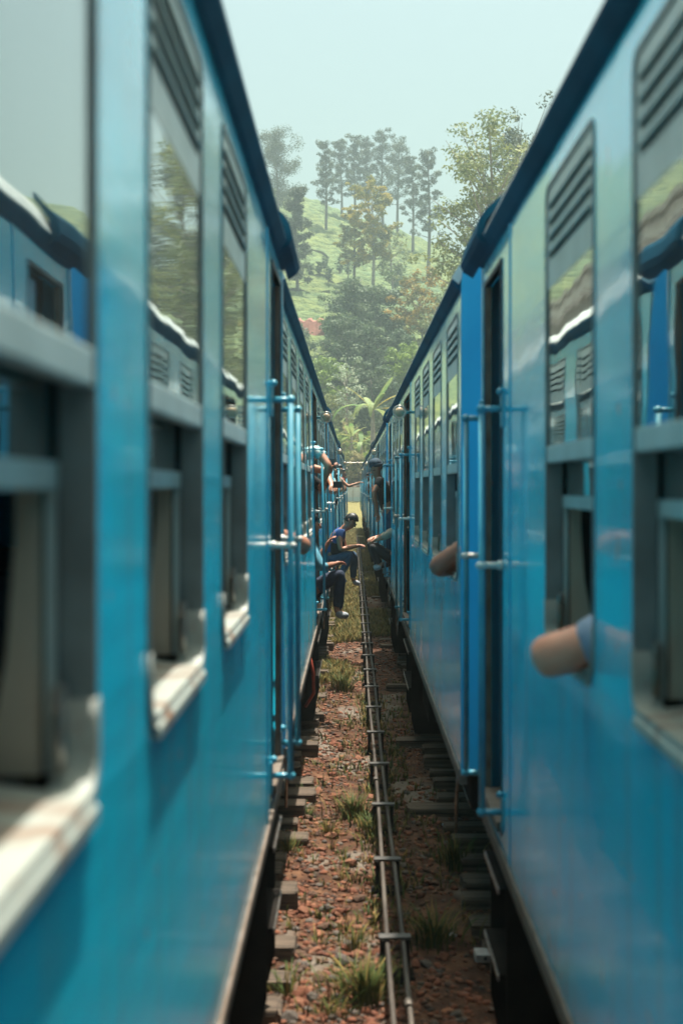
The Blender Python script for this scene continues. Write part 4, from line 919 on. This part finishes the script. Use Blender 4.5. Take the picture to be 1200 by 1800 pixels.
    if hair:
        m = MB(); r = bmesh.ops.create_icosphere(m.bm, subdivisions=3, radius=1); rnd = random.Random(len(label))
        rt = hd.cross(fd)
        for v in r['verts']:
            c = v.co.copy(); k = 1 + rnd.uniform(-.04, .05)
            p = rt * c.x * .088 * k + fd * (c.y * .100 * k) + hd * (c.z * .112 * k)
            if (c.y > .42 and c.z < .40) or (c.y > .05 and c.z < -.05): p = rt * c.x * .06 + fd * c.y * .05 + hd * c.z * .06   # keep the face free
            if c.z < -.55: p = p * .55
            v.co = hc + p - fd * .008 + hd * .012
            for f in v.link_faces: f.smooth = True
        m.build('hair', HAIR, root)
    rt = hd.cross(fd)
    if face:
        m = MB(); m.tube([hc + fd * .078 + hd * .022, hc + fd * .102 - hd * .018, hc + fd * .084 - hd * .026], [.009, .014, .008], 6); m.build('nose', skin, root)
        m = MB(); m.ball(hc + fd * .080 + hd * .014 + rt * .030, .011, sub=1); m.ball(hc + fd * .080 + hd * .014 - rt * .030, .011, sub=1); m.build('eye', HAIR, root)
        m = MB(); m.tube([hc + fd * .079 - hd * .050 - rt * .022, hc + fd * .086 - hd * .051, hc + fd * .079 - hd * .050 + rt * .022], .006, 6); m.build('mouth', CL['maroon'], root)
        m = MB(); m.ball(hc + rt * .078 - hd * .005, .012, .014, .028); m.ball(hc - rt * .078 - hd * .005, .012, .014, .028); m.build('ear', skin, root)
    if hat:
        m = MB(); m.ball(hc + hd * .045, .100, .104, .082, sub=3); m.tube([hc + hd * .008 , hc + hd * .040], [.100, .103], 20); m.build('woolly_hat', hat, root)
    return root, W
def stand(a, b, lean=0.1, c0=FLOOR, h=1.0):
    """standing figure at floor height c0, leaning outwards by lean"""
    d = {'pelvis': (a, b, c0 + .93*h), 'chest': (a + lean*.6, b, c0 + 1.27*h), 'neck': (a + lean, b, c0 + 1.47*h), 'head': (a + lean*1.15, b, c0 + 1.66*h),
         'shL': (a + lean*.85, b - .17, c0 + 1.40*h), 'shR': (a + lean*.85, b + .17, c0 + 1.40*h), 'hipL': (a, b - .09, c0 + .88*h), 'hipR': (a, b + .09, c0 + .88*h),
         'knL': (a + .03, b - .10, c0 + .49*h), 'knR': (a + .03, b + .10, c0 + .49*h), 'anL': (a - .02, b - .10, c0 + .09), 'anR': (a - .02, b + .10, c0 + .09),
         'elL': (a + lean + .05, b - .22, c0 + 1.12*h), 'elR': (a + lean + .05, b + .22, c0 + 1.12*h), 'wrL': (a + lean + .15, b - .25, c0 + .95*h), 'wrR': (a + lean + .15, b + .25, c0 + .95*h)}
    return d
def sit(a, b, chest_c, seat_c, lean=0.1, feet=(.35, -.45)):
    d = {'pelvis': (a, b, seat_c + .10), 'chest': (a + lean*.6, b, seat_c + .44), 'neck': (a + lean, b, seat_c + .63), 'head': (a + lean*1.3, b, seat_c + .82),
         'shL': (a + lean*.9, b - .17, seat_c + .56), 'shR': (a + lean*.9, b + .17, seat_c + .56), 'hipL': (a + .05, b - .10, seat_c + .08), 'hipR': (a + .05, b + .10, seat_c + .08),
         'knL': (a + .40, b - .12, seat_c + .10), 'knR': (a + .40, b + .12, seat_c + .10), 'anL': (a + feet[0], b - .12, seat_c + feet[1] + .1), 'anR': (a + feet[0], b + .12, seat_c + feet[1] + .1),
         'elL': (a + .15, b - .24, seat_c + .30), 'elR': (a + .15, b + .24, seat_c + .30), 'wrL': (a + .35, b - .12, seat_c + .20), 'wrR': (a + .35, b + .12, seat_c + .20)}
    return d
PG = 'passengers leaning and sitting at the doors and windows'
def window_sitter(s, wx, b, sill, elbow, el_b, head, label, skin, shirt, dirn=1, sleeve=.5, sho=None):
    """sits inside facing along the track, near arm on the sill with the elbow outside"""
    a = -.36; se = FLOOR + .44
    d = {'pelvis': (a, b, se + .10), 'chest': (a + .02, b + .02, se + .42), 'neck': lerp((a, b, se + .62), head, .35), 'head': head,
         'shL': sho or (-.17, b + .04, se + .50), 'shR': (a - .18, b + .02, se + .54), 'hipL': (a + .09, b + .05, se + .06), 'hipR': (a - .09, b + .05, se + .06),
         'knL': (a + .10, b + .42, se + .06), 'knR': (a - .10, b + .42, se + .06), 'anL': (a + .1, b + .46, FLOOR + .09), 'anR': (a - .1, b + .46, FLOOR + .09), 'toeL': (a + .1, b + .62, FLOOR + .05), 'toeR': (a - .1, b + .62, FLOOR + .05),
         'elL': elbow, 'wrL': (-.14, elbow[1] + .20, elbow[2] + .01), 'elR': (a - .24, b + .12, se + .26), 'wrR': (a - .10, b + .32, se + .20)}
    return person(d, label, skin, shirt, CL['jeansd'], PG, s, wx, SHOED, sleeve, face=(0, 1, 0), arm=1.22)
window_sitter(1, .58, 3.34, -.477, (.130, 3.50, -.425), 0, (-.34, 3.40, .04), 'bare elbow in a grey-blue sleeve resting on the nearest right-hand window sill', SK0, CL['grey'], sleeve=.76, sho=(-.20, 3.45, -.315))
window_sitter(1, .536, 7.42, -.477, (.115, 7.50, -.435), 0, (-.02, 7.97, -.20), 'dark-haired passenger with elbow out of the second right carriage', SK2, CL['black'], sleeve=.2)
window_sitter(-1, -.35, 7.85, -.417, (.085, 8.15, -.345), 0, (.02, 8.45, -.22), 'passenger peering out just behind the near left-hand door rails, elbow on the sill', SK2, CL['black'], sleeve=.3)
# floral short sleeve, arms out of the left-hand mid doorway
d = stand(-.36, 14.05, .02, FLOOR, 1.03); d['shL'] = (.0, 13.9, .36); d['elL'] = (.115, 13.80, .20); d['wrL'] = (.07, 13.95, .05); d['elR'] = (.08, 14.3, .15); d['wrR'] = (.13, 14.1, .03)
_, W = person(d, 'passenger in floral cyan short sleeves, bare arm past the left door rail', SK1, CL['floral'], CL['beige'], PG, -1, -.35, face=(1, -.2, 0), sleeve=.6)
o = MB().box(-.045, .045, -.02, .02, -.035, .03, .006).build('camera_device', M['rubber']); o.location = (-.35 + .20, 13.98, EYE + .02); tag(o, 'small black camera held out of the left-hand doorway by the floral-shirted passenger', 'camera')
d = stand(-.34, 15.05, .04, FLOOR, 1.0); d['elL'] = (.04, 14.98, -.02); d['wrL'] = (.10, 15.0, .13)
person(d, 'passenger in black long sleeves holding up a phone outside the left-hand mid doorway', SK2, CL['black'], CL['black'], PG, -1, -.35, face=(1, 0, 0), sleeve=1.8)
o = MB().box(-.05, .04, -.006, .006, -.03, .04, .004).build('phone', PHONE); o.location = (-.35 + .115, 14.99, EYE + .255); tag(o, 'blue-cased phone held up outside the left-hand train', 'phone')
# legs on the step
d = sit(-.16, 14.98, 0, FLOOR, .06); d.update(knL=(.235, 14.88, -.90), knR=(.215, 15.08, -.92), anL=(.175, 14.86, -1.30), anR=(.20, 15.12, -1.34), toeL=(.27, 14.80, -1.36), toeR=(.31, 15.10, -1.38), elL=(.02, 14.74, -.84), wrL=(.16, 14.86, -.81), elR=(-.02, 15.22, -.78), wrR=(.065, 15.22, -.64))
person(d, 'seated passenger in dark jeans, legs hanging out of the left train doorway', SK2, CL['cyan'], CL['jeansd'], PG, -1, -.35, SHOE, 1.5, face=(1, 0, 0))
# man bending forward
yb = 20.45; d = {'pelvis': (.0, yb, -1.06), 'chest': (.13, yb - .02, -.76), 'neck': (.23, yb - .03, -.60), 'head': (.315, yb - .05, -.51), 'shL': (.15, yb - .19, -.66), 'shR': (.17, yb + .16, -.66), 'elL': (.17, yb - .24, -.90), 'elR': (.24, yb + .2, -.90), 'wrL': (.37, yb - .12, -.86), 'wrR': (.40, yb + .06, -.86),
    'hipL': (.03, yb - .10, -1.07), 'hipR': (.03, yb + .10, -1.07), 'knL': (.33, yb - .14, -.96), 'knR': (.37, yb + .14, -.98), 'anL': (.17, yb - .12, -1.28), 'anR': (.35, yb + .2, -1.06 - .30), 'toeL': (.26, yb - .16, -1.37), 'toeR': (.46, yb + .16, -1.12 - .30)}
r_, W = person(d, 'young man in blue and black shirt bending over a phone, left train', SK2, CL['blue'], CL['jeans'], PG, -1, -.35, SHOE, .5, face=(.75, -.45, -.6))
m = MB(); m.box(-.10, .10, -.165, -.05, -.10, .10, .04); o = m.build('shirt_panel', CL['black'], r_); o.location = (.13, .0, .28)
m = MB(); m.box(-.04, .035, -.16, -.10, -.12, .08, .03); o = m.build('red_scarf', CL['red'], r_); o.location = (.23, .02, .24)
o = MB().box(-.035, .035, -.06, .02, -.006, .006, .003).build('phone', PHONE); o.location = (-.35 + .47, yb - .04, EYE - .88); tag(o, 'dark phone in the hands of the man bending forward', 'phone')
# right-hand train end doorway: standing man with hat, seated man
d = stand(.01, 20.55, .17, FLOOR, .90); d['elL'] = (.24, 20.35, .02 - .12); d['wrL'] = (.19, 20.4, -.36); d['elR'] = (.05, 20.8, -.1); d['wrR'] = (.07, 20.7, -.3)
person(d, 'man in black shirt and dark woolly hat leaning out, right train', SK2, CL['black'], CL['jeans'], PG, 1, .536, SHOED, .6, hat=cloth('hat', (.02, .05, .08)), face=(.5, -.9, 0))
d = sit(-.05, 19.95, 0, FLOOR + .1, .06); d.update(knL=(.28, 19.85, -.83), knR=(.31, 20.05, -.80), anL=(.15, 19.85, -1.10), anR=(.16, 20.08, -1.10), toeL=(.24, 19.78, -1.15), toeR=(.25, 20.05, -1.15), elL=(.10, 19.75, -.70), wrL=(.20, 19.85, -.74), elR=(.1, 20.1, -.7), wrR=(.22, 20.0, -.72), head=(-.3, 19.95, -.25), neck=(-.28, 19.95, -.44), chest=(-.25, 19.95, -.64), shL=(-.22, 19.78, -.52), shR=(-.25, 20.12, -.52), pelvis=(-.15, 19.95, -.98))
person(d, 'seated passenger in black trousers and white shoes, right train doorway', SK1, CL['beige'], CL['black'], PG, 1, .536, SHOE, 1.4, face=(1, 0, 0))
# far passengers
far = [(-1, 28.9, .04, .93, 'floral', SK1, 'far passenger in floral top at third left carriage mid doorway', 'jeans', 2),
       (-1, 29.9, .08, .82, 'black', SK3, 'far passenger in black, stooping from the third left-hand carriage', 'black', 2),
       (-1, 35.4, .10, 1.0, 'beige', SK1, 'far passenger in beige reaching an arm across from the third left-hand carriage', 'jeansd', 2),
       (-1, 44.5, .12, 1.0, 'red', SK2, 'far passenger in a red top leaning from the fourth left-hand carriage', 'jeans', 3),
       (-1, 50.9, .12, .95, 'white', SK2, 'far passenger in white at the end of the fourth left-hand carriage', 'jeansd', 3),
       (1, 36.0, .10, .95, 'beige', SK1, 'far passenger in beige leaning from the third right-hand carriage', 'jeans', 2),
       (1, 44.8, .12, .92, 'white', SK2, 'far passenger in white leaning from the fourth right-hand carriage', 'black', 3)]
for (s_, b_, ln, h_, c_, sk_, lab, pt_, ci) in far:
    d = stand(-.10, b_, ln, FLOOR, h_); d['elL'] = (ln - .04, b_ - .26, -.1); d['elR'] = (ln - .02, b_ + .26, -.1); d['wrL'] = (ln - .24, b_ - .22, -.30); d['wrR'] = (ln - .2, b_ + .22, -.30)
    if 'reaching' in lab: d['elR'] = (.24, b_ + .1, .0); d['wrR'] = (.46, b_ + .1, .08)
    person(d, lab, sk_, CL[c_], CL[pt_], PG, s_, (LXW if s_ < 0 else RXW)[ci], SHOED, .5, face=(.6, -.8, 0))

# ------------------------------------------------------------------ haze
hm = bpy.data.materials.new('haze_air'); hm.use_nodes = True; t = hm.node_tree
t.nodes.remove(t.nodes['Principled BSDF']); pv = t.nodes.new('ShaderNodeVolumePrincipled')
pv.inputs['Color'].default_value = (.76, .96, .97, 1); pv.inputs['Density'].default_value = .0009; pv.inputs['Anisotropy'].default_value = .2
t.links.new(pv.outputs[0], t.nodes['Material Output'].inputs['Volume'])
hb = MB().box(-910, 910, -910, 910, -2.2, 105).build('haze', hm); tag(hb, 'thin pale haze hanging over the valley', kind='stuff')
